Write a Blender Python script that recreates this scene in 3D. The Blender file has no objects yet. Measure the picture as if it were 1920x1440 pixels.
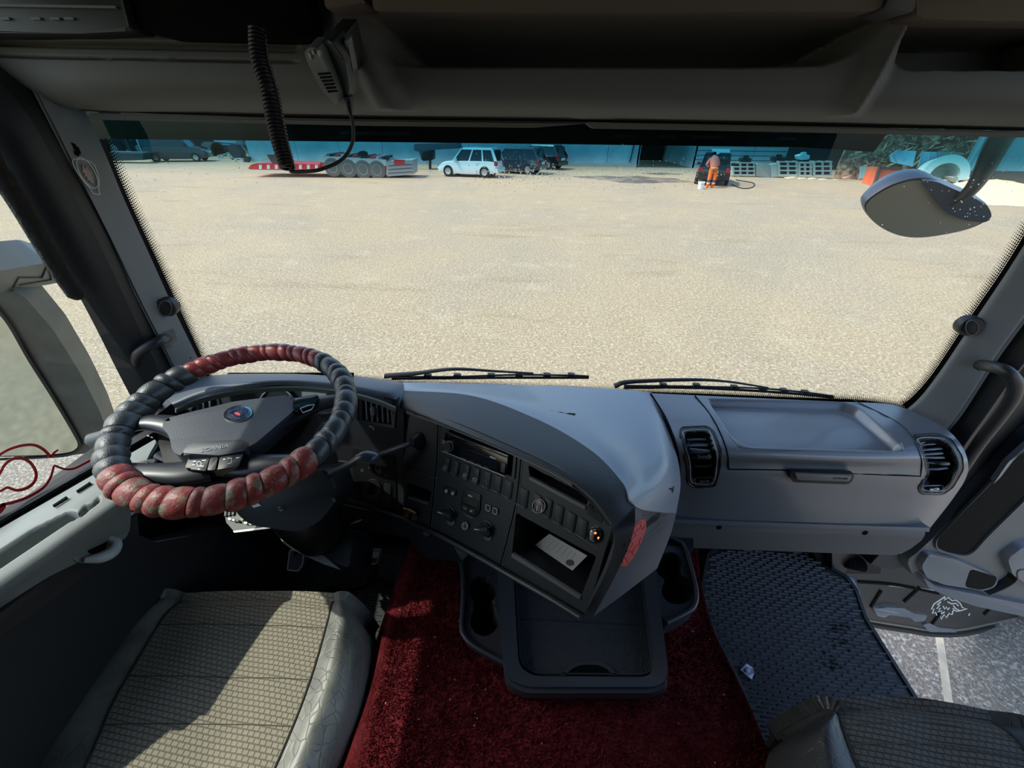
import bpy, bmesh, math, random
import numpy as np
from mathutils import Vector, Matrix
C = bpy.context.scene.collection
sc = bpy.context.scene
# ------------------------------------------------------------------ camera, sky, sun, exposure
FPX = 740.0
TH, PS, RO = (math.radians(a) for a in (33.2, 2.4, 0.6))
FW = np.array((-math.sin(PS)*math.cos(TH), math.cos(PS)*math.cos(TH), -math.sin(TH)))
_r0 = np.array((math.cos(PS), math.sin(PS), 0)); _u0 = np.cross(_r0, FW)
RT = _r0*math.cos(RO)+_u0*math.sin(RO); UP = _u0*math.cos(RO)-_r0*math.sin(RO)
cam = bpy.data.objects.new('camera', bpy.data.cameras.new('camera')); C.objects.link(cam)
cam.data.sensor_width = 36; cam.data.lens = FPX/1920*36; cam.data.clip_start = 0.01; cam.data.clip_end = 500
cam.matrix_world = Matrix(((RT[0], UP[0], -FW[0], 0), (RT[1], UP[1], -FW[1], 0), (RT[2], UP[2], -FW[2], 0), (0, 0, 0, 1)))
sc.camera = cam
W = bpy.data.worlds.new('sky'); sc.world = W; W.use_nodes = True
nt = W.node_tree; nt.nodes.clear()
sk = nt.nodes.new('ShaderNodeTexSky'); sk.sky_type = 'NISHITA'; sk.sun_disc = False
sk.sun_elevation = math.radians(42); sk.sun_rotation = math.radians(-80); sk.air_density = 1.0; sk.dust_density = 1.5; sk.ozone_density = 1.0
bg = nt.nodes.new('ShaderNodeBackground'); bg.inputs[1].default_value = 0.45
wo = nt.nodes.new('ShaderNodeOutputWorld')
nt.links.new(sk.outputs[0], bg.inputs[0]); nt.links.new(bg.outputs[0], wo.inputs[0])
SUN_EL, SUN_AZ = math.radians(56), math.radians(7)      # light travels towards +X, turned SUN_AZ towards +Y
sun = bpy.data.objects.new('sun', bpy.data.lights.new('sun', 'SUN')); C.objects.link(sun)
sun.data.energy = 3.9; sun.data.angle = math.radians(0.6); sun.data.color = (1.0, 0.95, 0.86)
_d = Vector((math.cos(SUN_EL)*math.cos(SUN_AZ), math.cos(SUN_EL)*math.sin(SUN_AZ), -math.sin(SUN_EL)))
sun.rotation_euler = _d.to_track_quat('-Z', 'Y').to_euler()
sc.view_settings.view_transform = 'Standard'; sc.view_settings.look = 'None'
sc.view_settings.gamma = 1; sc.view_settings.exposure = 0.0; sc.view_settings.use_curve_mapping = False
GZ = -2.85                                                # ground, measured from the eye
# ------------------------------------------------------------------ geometry helpers
def ray(px, py): return FW+(px-960)/FPX*RT+(720-py)/FPX*UP
def X(px, py, v): d = ray(px, py); return d*(v/d[0])
def Y(px, py, v): d = ray(px, py); return d*(v/d[1])
def Z(px, py, v): d = ray(px, py); return d*(v/d[2])
def proj(P):
    P = np.asarray(P, float); d = P@FW
    return np.stack([960+FPX*(P@RT)/d, 720-FPX*(P@UP)/d], -1)
class Pl:                                                 # a real plane of the place; px() drops a sight line on it
    def __init__(s, p, n): s.p = np.array(p, float); n = np.array(n, float); s.n = n/np.linalg.norm(n); s.n = s.n if s.n@s.p < 0 else -s.n
    def at(s, px, py, h=0):
        d = ray(px, py); t = (s.n@s.p+0)/(s.n@d); return d*t+s.n*h
    def off(s, h): return Pl(s.p+s.n*h, s.n)
def pl3(a, b, c): a, b, c = map(np.array, (a, b, c)); return Pl(a, np.cross(b-a, c-a))
def props(o, label=None, cat=None, group=None, kind=None):
    if label: o['label'] = label
    if cat: o['category'] = cat
    if group: o['group'] = group
    if kind: o['kind'] = kind
    return o
def T(name, label, cat, loc=(0, 0, 0), group=None, kind=None):
    o = bpy.data.objects.new(name, None); C.objects.link(o); o.location = Vector([float(v) for v in loc]); o.empty_display_size = .05
    return props(o, label, cat, group, kind)
def wloc(o):
    v = Vector((0, 0, 0))
    while o is not None: v = v+o.location; o = o.parent
    return v
def put(name, me, mat, parent=None, sm=0.6, kind=None, label=None):
    o = bpy.data.objects.new(name, me); C.objects.link(o)
    if mat is not None: me.materials.append(mat)
    if parent is not None:
        o.parent = parent; o.location = -wloc(parent)
    if sm:
        me.shade_smooth()
        if sm < 3: me.set_sharp_from_angle(angle=sm)
    if kind: o['kind'] = kind
    if label: o['label'] = label
    return o
def mesh(name, V, F, mat, parent=None, sm=0.6, **k):
    me = bpy.data.meshes.new(name); me.from_pydata([tuple(map(float, v)) for v in V], [], [tuple(f) for f in F]); me.update()
    return put(name, me, mat, parent, sm, **k)
def from_bm(name, bm, mat, parent=None, sm=0.6, **k):
    bmesh.ops.recalc_face_normals(bm, faces=bm.faces)
    me = bpy.data.meshes.new(name); bm.to_mesh(me); bm.free()
    return put(name, me, mat, parent, sm, **k)
def rnd(pts, r, n=5):                                     # round the corners of a polygon
    out = []; N = len(pts)
    for i in range(N):
        p = np.array(pts[i], float); a = np.array(pts[i-1], float)-p; b = np.array(pts[(i+1) % N], float)-p
        la, lb = np.linalg.norm(a), np.linalg.norm(b); rr = r[i] if isinstance(r, (list, tuple)) else r
        q = min(rr, la*.48, lb*.48); A = p+a/la*q; B = p+b/lb*q
        if rr <= 0: out.append(tuple(p)); continue
        for k in range(n+1):
            t = k/n; out.append(tuple((1-t)**2*A+2*t*(1-t)*p+t*t*B))
    return out
def ell(cx, cy, rx, ry, rot=0, n=24):
    c, s = math.cos(math.radians(rot)), math.sin(math.radians(rot))
    return [(cx+rx*math.cos(t)*c-ry*math.sin(t)*s, cy+rx*math.cos(t)*s+ry*math.sin(t)*c) for t in [2*math.pi*k/n for k in range(n)]]
def prism_bm(bm, A, B, bev=0):                            # A back loop, B front loop
    va = [bm.verts.new(tuple(map(float, p))) for p in A]; vb = [bm.verts.new(tuple(map(float, p))) for p in B]; n = len(A)
    f = bm.faces.new(vb); bm.faces.new(va[::-1])
    for i in range(n): bm.faces.new((va[i], va[(i+1) % n], vb[(i+1) % n], vb[i]))
    if bev: bmesh.ops.bevel(bm, geom=list(f.edges), offset=bev, segments=2, affect='EDGES', profile=.6)
def slab(name, pl, pts, h0, h1, mat, parent=None, bev=0, sm=0.6, **k):
    A = [pl.at(x, y) for x, y in pts]; bm = bmesh.new()
    prism_bm(bm, [a+pl.n*h0 for a in A], [a+pl.n*h1 for a in A], bev)
    return from_bm(name, bm, mat, parent, sm, **k)
def slabs(name, pl, polys, h0, h1, mat, parent=None, bev=0, **k):   # several islands of ONE part (a grille, an icon)
    bm = bmesh.new()
    for pts in polys:
        A = [pl.at(x, y) for x, y in pts]; prism_bm(bm, [a+pl.n*h0 for a in A], [a+pl.n*h1 for a in A], bev)
    return from_bm(name, bm, mat, parent, .6, **k)
def ring(name, pl, outer, inner, h0, h1, mat, parent=None, hi=None, bev=0, **k):    # frame: same number of points in both loops
    n = len(outer); hi = h1 if hi is None else hi
    O = [pl.at(*p) for p in outer]; I = [pl.at(*p) for p in inner]; V = []
    for L, h in ((O, h0), (O, h1), (I, hi), (I, h0)): V += [p+pl.n*h for p in L]
    F = [(a*n+i, a*n+(i+1) % n, ((a+1) % 4)*n+(i+1) % n, ((a+1) % 4)*n+i) for a in range(4) for i in range(n)]
    bm = bmesh.new(); vs = [bm.verts.new(tuple(map(float, v))) for v in V]
    for f in F: bm.faces.new([vs[i] for i in f])
    return from_bm(name, bm, mat, parent, .7, **k)
def shrink(pts, f, fy=None):
    c = np.mean(np.array(pts, float), 0); fy = f if fy is None else fy
    return [(c[0]+(x-c[0])*f, c[1]+(y-c[1])*fy) for x, y in pts]
def basis(n):
    n = np.array(n, float); n /= np.linalg.norm(n); a = np.cross(n, (0, 0, 1.0))
    if np.linalg.norm(a) < .05: a = np.array((1.0, 0, 0))
    a /= np.linalg.norm(a); return a, np.cross(n, a), n
def lathe(name, c, n, prof, mat, parent=None, seg=24, sm=.6, **k):  # prof: (radius, height along n)
    a, b, n = basis(n); c = np.array(c, float); V = []; F = []
    for r, h in prof:
        for i in range(seg):
            t = 2*math.pi*i/seg; V.append(c+n*h+r*(math.cos(t)*a+math.sin(t)*b))
    for j in range(len(prof)-1):
        for i in range(seg): F.append((j*seg+i, j*seg+(i+1) % seg, (j+1)*seg+(i+1) % seg, (j+1)*seg+i))
    if prof[0][0] > 1e-5: F.append(tuple(range(seg))[::-1])
    if prof[-1][0] > 1e-5: F.append(tuple((len(prof)-1)*seg+i for i in range(seg)))
    return mesh(name, V, F, mat, parent, sm, **k)
def disc(name, pl, px, py, r, h0, h1, mat, parent=None, seg=24, bev=.15, **k):
    c = pl.at(px, py); return lathe(name, c, pl.n, [(r, h0), (r, h1-(h1-h0)*bev), (r*(1-bev*.5), h1)], mat, parent, seg, **k)
def cr(P, n, closed=False):                               # Catmull-Rom through the rows of P
    P = np.asarray(P, float); m = len(P)
    if m == 2 and not closed: t = np.linspace(0, 1, n)[:, None]; return (P[0].reshape(1, -1)*(1-t)+P[1].reshape(1, -1)*t).reshape((n,)+P.shape[1:])
    T_ = np.linspace(0, m if closed else m-1, n, endpoint=not closed); out = []
    for t in T_:
        i = min(int(t), m-1 if closed else m-2); u = t-i
        g = (lambda j: P[j % m]) if closed else (lambda j: P[j] if 0 <= j < m else (2*P[0]-P[1] if j < 0 else 2*P[-1]-P[-2]))
        a, b, c, d = g(i-1), g(i), g(i+1), g(i+2)
        out.append(.5*((2*b)+(-a+c)*u+(2*a-5*b+4*c-d)*u*u+(-a+3*b-3*c+d)*u**3))
    return np.array(out)
def tube(name, pts, r, mat, parent=None, seg=10, n=None, closed=False, flat=1.0, up=None, cap=True, **k):
    P = np.asarray(pts, float); R = np.asarray(r if hasattr(r, '__len__') else [r]*len(P), float)
    if n: Q = cr(np.c_[P, R], n, closed); P, R = Q[:, :3], Q[:, 3]
    m = len(P); tg = np.gradient(P, axis=0) if not closed else np.roll(P, -1, 0)-np.roll(P, 1, 0)
    u = np.array(up if up is not None else (0, 0, 1.0), float); V = []; F = []
    for i in range(m):
        t = tg[i]/(np.linalg.norm(tg[i])+1e-12)
        a = np.cross(t, u)
        if np.linalg.norm(a) < .1: a = np.cross(t, (1, .2, 0))
        a /= np.linalg.norm(a); b = np.cross(a, t)
        if up is None: u = b if abs(t@u) < .98 else u
        for s in range(seg):
            w = 2*math.pi*s/seg; V.append(P[i]+R[i]*(math.cos(w)*a+math.sin(w)*flat*b))
    for i in range(m if closed else m-1):
        for s in range(seg): F.append((i*seg+s, i*seg+(s+1) % seg, ((i+1) % m)*seg+(s+1) % seg, ((i+1) % m)*seg+s))
    if cap and not closed: F += [tuple(range(seg))[::-1], tuple((m-1)*seg+s for s in range(seg))]
    return mesh(name, V, F, mat, parent, 1.0, **k)
def sdf(poly, Q):                                         # signed distance in px, inside positive
    P = np.asarray(poly, float); Q = np.asarray(Q, float); d = np.full(len(Q), 1e9); ins = np.zeros(len(Q), bool)
    for i in range(len(P)):
        a, b = P[i-1], P[i]; ab = b-a; t = np.clip(((Q-a)@ab)/(ab@ab+1e-12), 0, 1)
        d = np.minimum(d, np.linalg.norm(Q-a-t[:, None]*ab, axis=1))
        cnd = (P[i, 1] > Q[:, 1]) != (P[i-1, 1] > Q[:, 1])
        xx = (P[i-1, 0]-P[i, 0])*(Q[:, 1]-P[i, 1])/((P[i-1, 1]-P[i, 1])+1e-12)+P[i, 0]
        ins ^= cnd & (Q[:, 0] < xx)
    return np.where(ins, d, -d)
def patch(name, rows, nu, nv, mat, parent=None, feats=(), thick=0.004, sm=3, lin=False, **k):
    G = np.array(rows, float)                             # [row][col][3]
    if lin:
        def li(A, n):
            s = np.linspace(0, len(A)-1, n); i = np.minimum(s.astype(int), len(A)-2); u = (s-i).reshape((-1,)+(1,)*(A.ndim-1)); return A[i]*(1-u)+A[i+1]*u
        G = li(G, nv); G = np.swapaxes(li(np.swapaxes(G, 0, 1), nu), 0, 1)
    else: G = cr(G, nv); G = np.swapaxes(cr(np.swapaxes(G, 0, 1), nu), 0, 1)
    du = np.gradient(G, axis=1); dv = np.gradient(G, axis=0); N = np.cross(du, dv); N /= np.linalg.norm(N, axis=2, keepdims=True)+1e-12
    N *= np.where((N*G).sum(2, keepdims=True) > 0, -1, 1)  # towards the eye
    V = G.reshape(-1, 3); NN = N.reshape(-1, 3)
    if feats:
        Q = proj(V); D = np.zeros(len(V))
        for poly, dep, wd in feats:
            t = np.clip(sdf(poly, Q)/wd, 0, 1); t = t*t*(3-2*t); D -= dep*t
        V = V+NN*D[:, None]
    GRID[name] = (V, NN, nu, nv, proj(V))
    F = [(j*nu+i, j*nu+i+1, (j+1)*nu+i+1, (j+1)*nu+i) for j in range(nv-1) for i in range(nu-1)]
    n0 = len(V); Vb = V-NN*thick; Vv = np.vstack([V, Vb]); FF = list(F)+[tuple(n0+q for q in f[::-1]) for f in F]
    e = [j*nu for j in range(nv)]; b2 = list(range(nu)); 
    loop = b2+[j*nu+nu-1 for j in range(1, nv)]+[(nv-1)*nu+i for i in range(nu-2, -1, -1)]+[j*nu for j in range(nv-2, 0, -1)]
    for i in range(len(loop)): a, b = loop[i], loop[(i+1) % len(loop)]; FF.append((b, a, n0+a, n0+b))
    bm = bmesh.new(); vs = [bm.verts.new(tuple(v)) for v in Vv]
    for f in FF:
        try: bm.faces.new([vs[q] for q in f])
        except ValueError: pass
    return from_bm(name, bm, mat, parent, 1.2 if sm == 3 else sm, **k)
GRID = {}
def gpt(key, x, y, lift=0):                               # point of a built surface seen at a px, lifted along its normal
    V, N, nu, nv, Q = GRID[key]; d = np.linalg.norm(Q-np.array((x, y)), axis=1); i = np.argsort(d)[:4]; w = 1/(d[i]+.3); w /= w.sum()
    p = (V[i]*w[:, None]).sum(0); n = (N[i]*w[:, None]).sum(0); r = ray(x, y); t = (n@p)/(n@r); q = r*t
    if np.linalg.norm(q-p) > .03: q = p
    return q+n*lift
def overlay(name, key, poly, lift, mat, parent, thick=.0008, **k):   # thin part that lies on a built surface
    V, N, nu, nv, Q = GRID[key]; c = sdf(poly, Q).reshape(nv, nu) > 0; V3 = (V+N*lift); idx = {}; VV = []; F = []
    def g(a):
        if a not in idx: idx[a] = len(VV); VV.append(V3[a])
        return idx[a]
    for j in range(nv-1):
        for i in range(nu-1):
            if c[j, i] and c[j, i+1] and c[j+1, i+1] and c[j+1, i]: F.append([g(a) for a in (j*nu+i, j*nu+i+1, (j+1)*nu+i+1, (j+1)*nu+i)])
    return mesh(name, VV, F, mat, parent, 3, **k)
def sline(name, key, pts, r, mat, parent, lift=.0, n=24, closed=False, **k):
    P = cr(np.array(pts, float), n, closed); return tube(name, [gpt(key, x, y, lift) for x, y in P], r, mat, parent, seg=6, closed=closed, **k)
def ribbon(name, pl, pts, w, h0, h1, mat, parent=None, n=None, closed=False, **k):   # flat band along a px polyline, w in px
    P = np.asarray(pts, float); P = cr(P, n, closed) if n else P
    Wd = np.array(w if hasattr(w, '__len__') else [w]*len(P), float)
    if len(Wd) != len(P): Wd = np.interp(np.linspace(0, 1, len(P)), np.linspace(0, 1, len(Wd)), Wd)
    t = np.gradient(P, axis=0) if not closed else np.roll(P, -1, 0)-np.roll(P, 1, 0)
    t /= np.linalg.norm(t, axis=1, keepdims=True)+1e-9; nn = np.c_[-t[:, 1], t[:, 0]]*Wd[:, None]*.5
    L, R = P+nn, P-nn; m = len(P); V = []
    for h in (h0, h1):
        for S in (L, R): V += [pl.at(x, y, h) for x, y in S]
    F = []; q = m if closed else m-1
    for i in range(q):
        j = (i+1) % m; F += [(i, j, m+j, m+i), (2*m+i, 2*m+j, 3*m+j, 3*m+i), (i, j, 2*m+j, 2*m+i), (m+i, m+j, 3*m+j, 3*m+i)]
    if not closed: F += [(0, m, 3*m, 2*m), (m-1, 2*m-1, 4*m-1, 3*m-1)]
    bm = bmesh.new(); vs = [bm.verts.new(tuple(map(float, v))) for v in V]
    for f in F:
        try: bm.faces.new([vs[i] for i in f])
        except ValueError: pass
    return from_bm(name, bm, mat, parent, .7, **k)
def box_bm(bm, c, s, M=None, bev=0):
    r = bmesh.ops.create_cube(bm, size=1); vs = r['verts']
    for v in vs:
        p = Vector((v.co.x*s[0], v.co.y*s[1], v.co.z*s[2])); 
        if M is not None: p = M@p
        v.co = p+Vector([float(q) for q in c])
    if bev: bmesh.ops.bevel(bm, geom=list({e for v in vs for e in v.link_edges}), offset=bev, segments=2, affect='EDGES', profile=.7)
def box(name, c, s, mat, parent=None, rz=0, bev=0, **k):
    bm = bmesh.new(); box_bm(bm, c, s, Matrix.Rotation(rz, 3, 'Z') if rz else None, bev); return from_bm(name, bm, mat, parent, .6, **k)
def text(name, s, pl, p0, p1, hgt, h, mat, parent=None, ext=.0003, align='CENTER', **k):  # baseline runs p0 -> p1 (px) on the plane
    A, B = pl.at(*p0), pl.at(*p1); L = np.linalg.norm(B-A); ax = (B-A)/L; up = np.cross(pl.n, ax)
    cu = bpy.data.curves.new('t', 'FONT'); cu.body = s; cu.size = 1; cu.extrude = 0; cu.resolution_u = 2
    o = bpy.data.objects.new('t', cu); C.objects.link(o); dg = bpy.context.evaluated_depsgraph_get(); me = bpy.data.meshes.new_from_object(o.evaluated_get(dg))
    C.objects.unlink(o); bpy.data.objects.remove(o)
    co = np.array([v.co[:] for v in me.vertices]); mn, mx = co.min(0), co.max(0); sx = L/(mx[0]-mn[0]); sy = hgt/(mx[1]-mn[1])
    bm = bmesh.new(); bm.from_mesh(me)
    for v in bm.verts:
        p = A+ax*(v.co.x-mn[0])*sx+up*(v.co.y-mn[1])*sy+pl.n*h; v.co = Vector([float(q) for q in p])
    r = bmesh.ops.extrude_face_region(bm, geom=bm.faces[:])
    for v in r['geom']:
        if isinstance(v, bmesh.types.BMVert): v.co += Vector([float(q) for q in pl.n*ext])
    bpy.data.meshes.remove(me)
    return from_bm(name, bm, mat, parent, 0, **k)
def S(r, g=None, b=None):                                 # sRGB 0..255 -> linear
    if g is None: g = b = r
    return tuple(((v/255/12.92) if v/255 <= .04045 else ((v/255+.055)/1.055)**2.4) for v in (r, g, b))+(1,)
# ------------------------------------------------------------------ materials
MATS = {}
def mat(name, col, rough=.6, metal=0, bump=None, var=None, spec=.5, coat=0, emit=None, bumptex='NOISE'):
    if name in MATS: return MATS[name]
    m = bpy.data.materials.new(name); m.use_nodes = True; n = m.node_tree; b = n.nodes['Principled BSDF']
    b.inputs['Base Color'].default_value = col; b.inputs['Roughness'].default_value = rough; b.inputs['Metallic'].default_value = metal
    b.inputs['Specular IOR Level'].default_value = spec
    if coat: b.inputs['Coat Weight'].default_value = coat; b.inputs['Coat Roughness'].default_value = .1
    tc = n.nodes.new('ShaderNodeTexCoord')
    if var:                                               # (other colour, scale, low, high): blotchy colour of the thing itself
        c2, s_, lo, hi = var; t = n.nodes.new('ShaderNodeTexNoise'); t.inputs['Scale'].default_value = s_; t.inputs['Detail'].default_value = 6
        r = n.nodes.new('ShaderNodeMapRange'); r.inputs[1].default_value = lo; r.inputs[2].default_value = hi
        x = n.nodes.new('ShaderNodeMix'); x.data_type = 'RGBA'; x.inputs[6].default_value = col; x.inputs[7].default_value = c2
        n.links.new(tc.outputs['Object'], t.inputs['Vector']); n.links.new(t.outputs[0], r.inputs[0]); n.links.new(r.outputs[0], x.inputs[0]); n.links.new(x.outputs[2], b.inputs['Base Color'])
    if bump:
        s_, st, ds = bump; t = n.nodes.new('ShaderNodeTexNoise' if bumptex == 'NOISE' else 'ShaderNodeTexVoronoi'); t.inputs['Scale'].default_value = s_
        if bumptex == 'NOISE': t.inputs['Detail'].default_value = 3
        q = n.nodes.new('ShaderNodeBump'); q.inputs['Strength'].default_value = st; q.inputs['Distance'].default_value = ds
        n.links.new(tc.outputs['Object'], t.inputs['Vector']); n.links.new(t.outputs[0], q.inputs['Height']); n.links.new(q.outputs[0], b.inputs['Normal'])
    if emit: b.inputs['Emission Color'].default_value = emit[0]; b.inputs['Emission Strength'].default_value = emit[1]
    MATS[name] = m; return m
def glass(name, col, gloss=.035, rough=.0, tint=None, dirt=0):
    m = bpy.data.materials.new(name); m.use_nodes = True; n = m.node_tree; n.nodes.clear()
    o = n.nodes.new('ShaderNodeOutputMaterial'); t = n.nodes.new('ShaderNodeBsdfTransparent'); t.inputs[0].default_value = col
    g = n.nodes.new('ShaderNodeBsdfGlossy'); g.inputs['Roughness'].default_value = rough; x = n.nodes.new('ShaderNodeMixShader')
    lw = n.nodes.new('ShaderNodeLayerWeight'); pw = n.nodes.new('ShaderNodeMath'); pw.operation = 'POWER'; pw.inputs[1].default_value = 5; ml = n.nodes.new('ShaderNodeMath'); ml.operation = 'MULTIPLY_ADD'; ml.inputs[1].default_value = .8; ml.inputs[2].default_value = gloss*.6
    n.links.new(lw.outputs['Facing'], pw.inputs[0]); n.links.new(pw.outputs[0], ml.inputs[0]); n.links.new(ml.outputs[0], x.inputs[0]); n.links.new(t.outputs[0], x.inputs[1]); n.links.new(g.outputs[0], x.inputs[2]); n.links.new(x.outputs[0], o.inputs[0])
    if tint:                                              # (colour of the sun band, z where clear, z where full)
        tc = n.nodes.new('ShaderNodeTexCoord'); s = n.nodes.new('ShaderNodeSeparateXYZ'); r = n.nodes.new('ShaderNodeMapRange'); r.interpolation_type = 'SMOOTHSTEP'
        r.inputs[1].default_value = tint[1]; r.inputs[2].default_value = tint[2]
        c = n.nodes.new('ShaderNodeMix'); c.data_type = 'RGBA'; c.inputs[6].default_value = col; c.inputs[7].default_value = tint[0]
        n.links.new(tc.outputs['Object'], s.inputs[0]); n.links.new(s.outputs[2], r.inputs[0]); n.links.new(r.outputs[0], c.inputs[0]); n.links.new(c.outputs[2], t.inputs[0])
    if dirt:
        dn = n.nodes.new('ShaderNodeTexNoise'); dn.inputs['Scale'].default_value = 5; dn.inputs['Detail'].default_value = 8
        tc2 = n.nodes.new('ShaderNodeTexCoord'); n.links.new(tc2.outputs['Object'], dn.inputs['Vector'])
        df = n.nodes.new('ShaderNodeBsdfDiffuse'); df.inputs[0].default_value = (.6, .62, .6, 1)
        mr = n.nodes.new('ShaderNodeMapRange'); mr.inputs[1].default_value = .4; mr.inputs[2].default_value = .9; mr.inputs[3].default_value = dirt*.4; mr.inputs[4].default_value = dirt*1.6
        x2 = n.nodes.new('ShaderNodeMixShader'); n.links.new(dn.outputs[0], mr.inputs[0]); n.links.new(mr.outputs[0], x2.inputs[0])
        n.links.new(x.outputs[0], x2.inputs[1]); n.links.new(df.outputs[0], x2.inputs[2]); n.links.new(x2.outputs[0], o.inputs[0])
    MATS[name] = m; return m
pl_dash = mat('dash_plastic', S(124, 134, 150), .38, bump=(900, .25, .0006), spec=.9, coat=.25)
pl_grey = mat('grey_plastic', S(88, 88, 90), .55, bump=(900, .2, .0005))
pl_face = mat('console_plastic', S(36, 38, 41), .5, bump=(900, .15, .0004))
pl_dark = mat('dark_plastic', S(36, 38, 41), .45, bump=(700, .15, .0004))
pl_black = mat('black_plastic', S(24, 25, 27), .45, spec=.35)
pl_gloss = mat('gloss_black', S(14, 15, 17), .15)
pl_head = mat('header_plastic', S(86, 86, 83), .7, bump=(700, .2, .0005))
pl_door = mat('door_plastic', S(120, 126, 124), .55, bump=(700, .2, .0005), var=(S(100, 104, 102), 9, .45, .75))
pl_pillar = mat('pillar_plastic', S(112, 116, 120), .6, bump=(800, .2, .0005))
pl_void = mat('deep_black', S(9, 9, 10), .9, spec=.08)
rubber = mat('rubber', S(28, 29, 30), .6)
brown = mat('brown_vinyl', S(98, 86, 74), .7)
chrome = mat('chrome', S(215, 218, 222), .12, 1)
steel = mat('steel', S(150, 153, 155), .35, .9)
mark = mat('marking_grey', S(165, 168, 168), .6)
markd = mat('marking_dim', S(95, 98, 98), .6)
whitep = mat('white_print', S(225, 225, 222), .5)
red_led = mat('red_led', S(255, 90, 40), .4, emit=(S(255, 110, 60), 4))
redst = mat('red_sticker', S(200, 38, 44), .45)
# ================================================================== THE YARD OUTSIDE (ground first)
def ground_mat(name, cols, fine, rock):
    m = bpy.data.materials.new(name); m.use_nodes = True; n = m.node_tree; b = n.nodes['Principled BSDF']; b.inputs['Roughness'].default_value = .95; b.inputs['Specular IOR Level'].default_value = .15
    tc = n.nodes.new('ShaderNodeTexCoord')
    def noise(s, d=6, ro=.6):
        t = n.nodes.new('ShaderNodeTexNoise'); t.inputs['Scale'].default_value = s; t.inputs['Detail'].default_value = d; t.inputs['Roughness'].default_value = ro
        n.links.new(tc.outputs['Object'], t.inputs['Vector']); return t.outputs[0]
    def mix(f, a, c, lo, hi):
        r = n.nodes.new('ShaderNodeMapRange'); r.inputs[1].default_value = lo; r.inputs[2].default_value = hi; n.links.new(f, r.inputs[0])
        x = n.nodes.new('ShaderNodeMix'); x.data_type = 'RGBA'; n.links.new(r.outputs[0], x.inputs[0])
        for s_, v in ((6, a), (7, c)):
            if isinstance(v, tuple): x.inputs[s_].default_value = v
            else: n.links.new(v, x.inputs[s_])
        return x.outputs[2]
    mp = n.nodes.new('ShaderNodeMapping'); mp.inputs['Scale'].default_value = (.25, 1, 1)
    c = mix(noise(.22), cols[0], cols[1], .42, .6)
    c = mix(noise(1.3), c, cols[2], .55, .72)
    t = n.nodes.new('ShaderNodeTexNoise'); t.inputs['Scale'].default_value = 1.6; t.inputs['Detail'].default_value = 8; n.links.new(tc.outputs['Object'], mp.inputs[0]); n.links.new(mp.outputs[0], t.inputs['Vector'])
    c = mix(t.outputs[0], c, cols[3], .58, .74)
    f = noise(fine, 4, .7); c = mix(f, c, cols[4], .50, .64); c = mix(noise(fine*2.2, 4, .8), cols[5], c, .36, .47)
    n.links.new(c, b.inputs['Base Color'])
    q = n.nodes.new('ShaderNodeBump'); q.inputs['Strength'].default_value = .9; q.inputs['Distance'].default_value = rock
    n.links.new(f, q.inputs['Height']); n.links.new(q.outputs[0], b.inputs['Normal']); return m
gm = ground_mat('gravel', (S(171, 153, 124), S(160, 147, 126), S(180, 165, 138), S(152, 134, 106), S(205, 192, 166), S(104, 93, 74)), 20, .035)
g = mesh('gravel_yard', [(-90, -12, GZ), (90, -12, GZ), (90, 90, GZ), (-90, 90, GZ)], [(0, 1, 2, 3)], gm, kind='structure')
ga = ground_mat('coarse_gravel', (S(150, 140, 126), S(142, 132, 118), S(158, 146, 128), S(132, 122, 106), S(214, 204, 188), S(74, 68, 60)), 44, .02)
def blob(name, cx, cy, rx, ry, z, mat, seed, n=40, rot=0, amp=.25, **k):
    rr = random.Random(seed); a = [rr.random()*amp for _ in range(n)]; V = []
    for i in range(n):
        t = 2*math.pi*i/n; q = 1-amp/2+(a[i]+a[i-1]+a[(i+1) % n])/3; x, y = rx*q*math.cos(t), ry*q*math.sin(t)
        V.append((cx+x*math.cos(rot)-y*math.sin(rot), cy+x*math.sin(rot)+y*math.cos(rot)))
    bm = bmesh.new(); prism_bm(bm, [(x, y, z-.02) for x, y in V], [(x, y, z+.004) for x, y in V]); return from_bm(name, bm, mat, None, .6, **k)
blob('asphalt_apron', 3.6, .2, 3.4, 3.2, GZ, ga, 3, kind='structure')
blob('asphalt_verge', -4.2, .6, 2.3, 2.6, GZ, ga, 5, kind='structure')
wet = mat('wet_gravel', S(92, 84, 72), .5, bump=(12, .6, .02), var=(S(140, 126, 104), 1.2, .42, .62))
c = Z(1180, 336, GZ); blob('wet_patch', c[0], c[1], 3.0, 2.0, GZ+.004, wet, 11, amp=.9, label='dark wet patch on the gravel between the black estate cars and the washed hatchback')['category'] = 'puddle'
c = Z(1240, 326, GZ); blob('wet_patch', c[0], c[1], 1.4, .7, GZ+.004, wet, 12, amp=.9, label='narrow damp streak on the gravel just outside the open warehouse doorway')['category'] = 'puddle'
P_ = [Z(1752, 1180, GZ+.006), Z(1768, 1180, GZ+.006), Z(1790, 1345, GZ+.006), Z(1775, 1345, GZ+.006)]
bm = bmesh.new(); d_ = (P_[3]-P_[0]); P_[0] = P_[0]-d_*1.5; P_[1] = P_[1]-d_*1.5; P_[2] = P_[2]+d_; P_[3] = P_[3]+d_
prism_bm(bm, [p-np.array((0, 0, .01)) for p in P_], P_); o = from_bm('painted_line', bm, mat('line_paint', S(222, 205, 172), .8, var=(S(176, 168, 150), 8, .4, .7)))
props(o, 'faded cream painted line on the grey asphalt beside the open door', 'road line')
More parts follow.
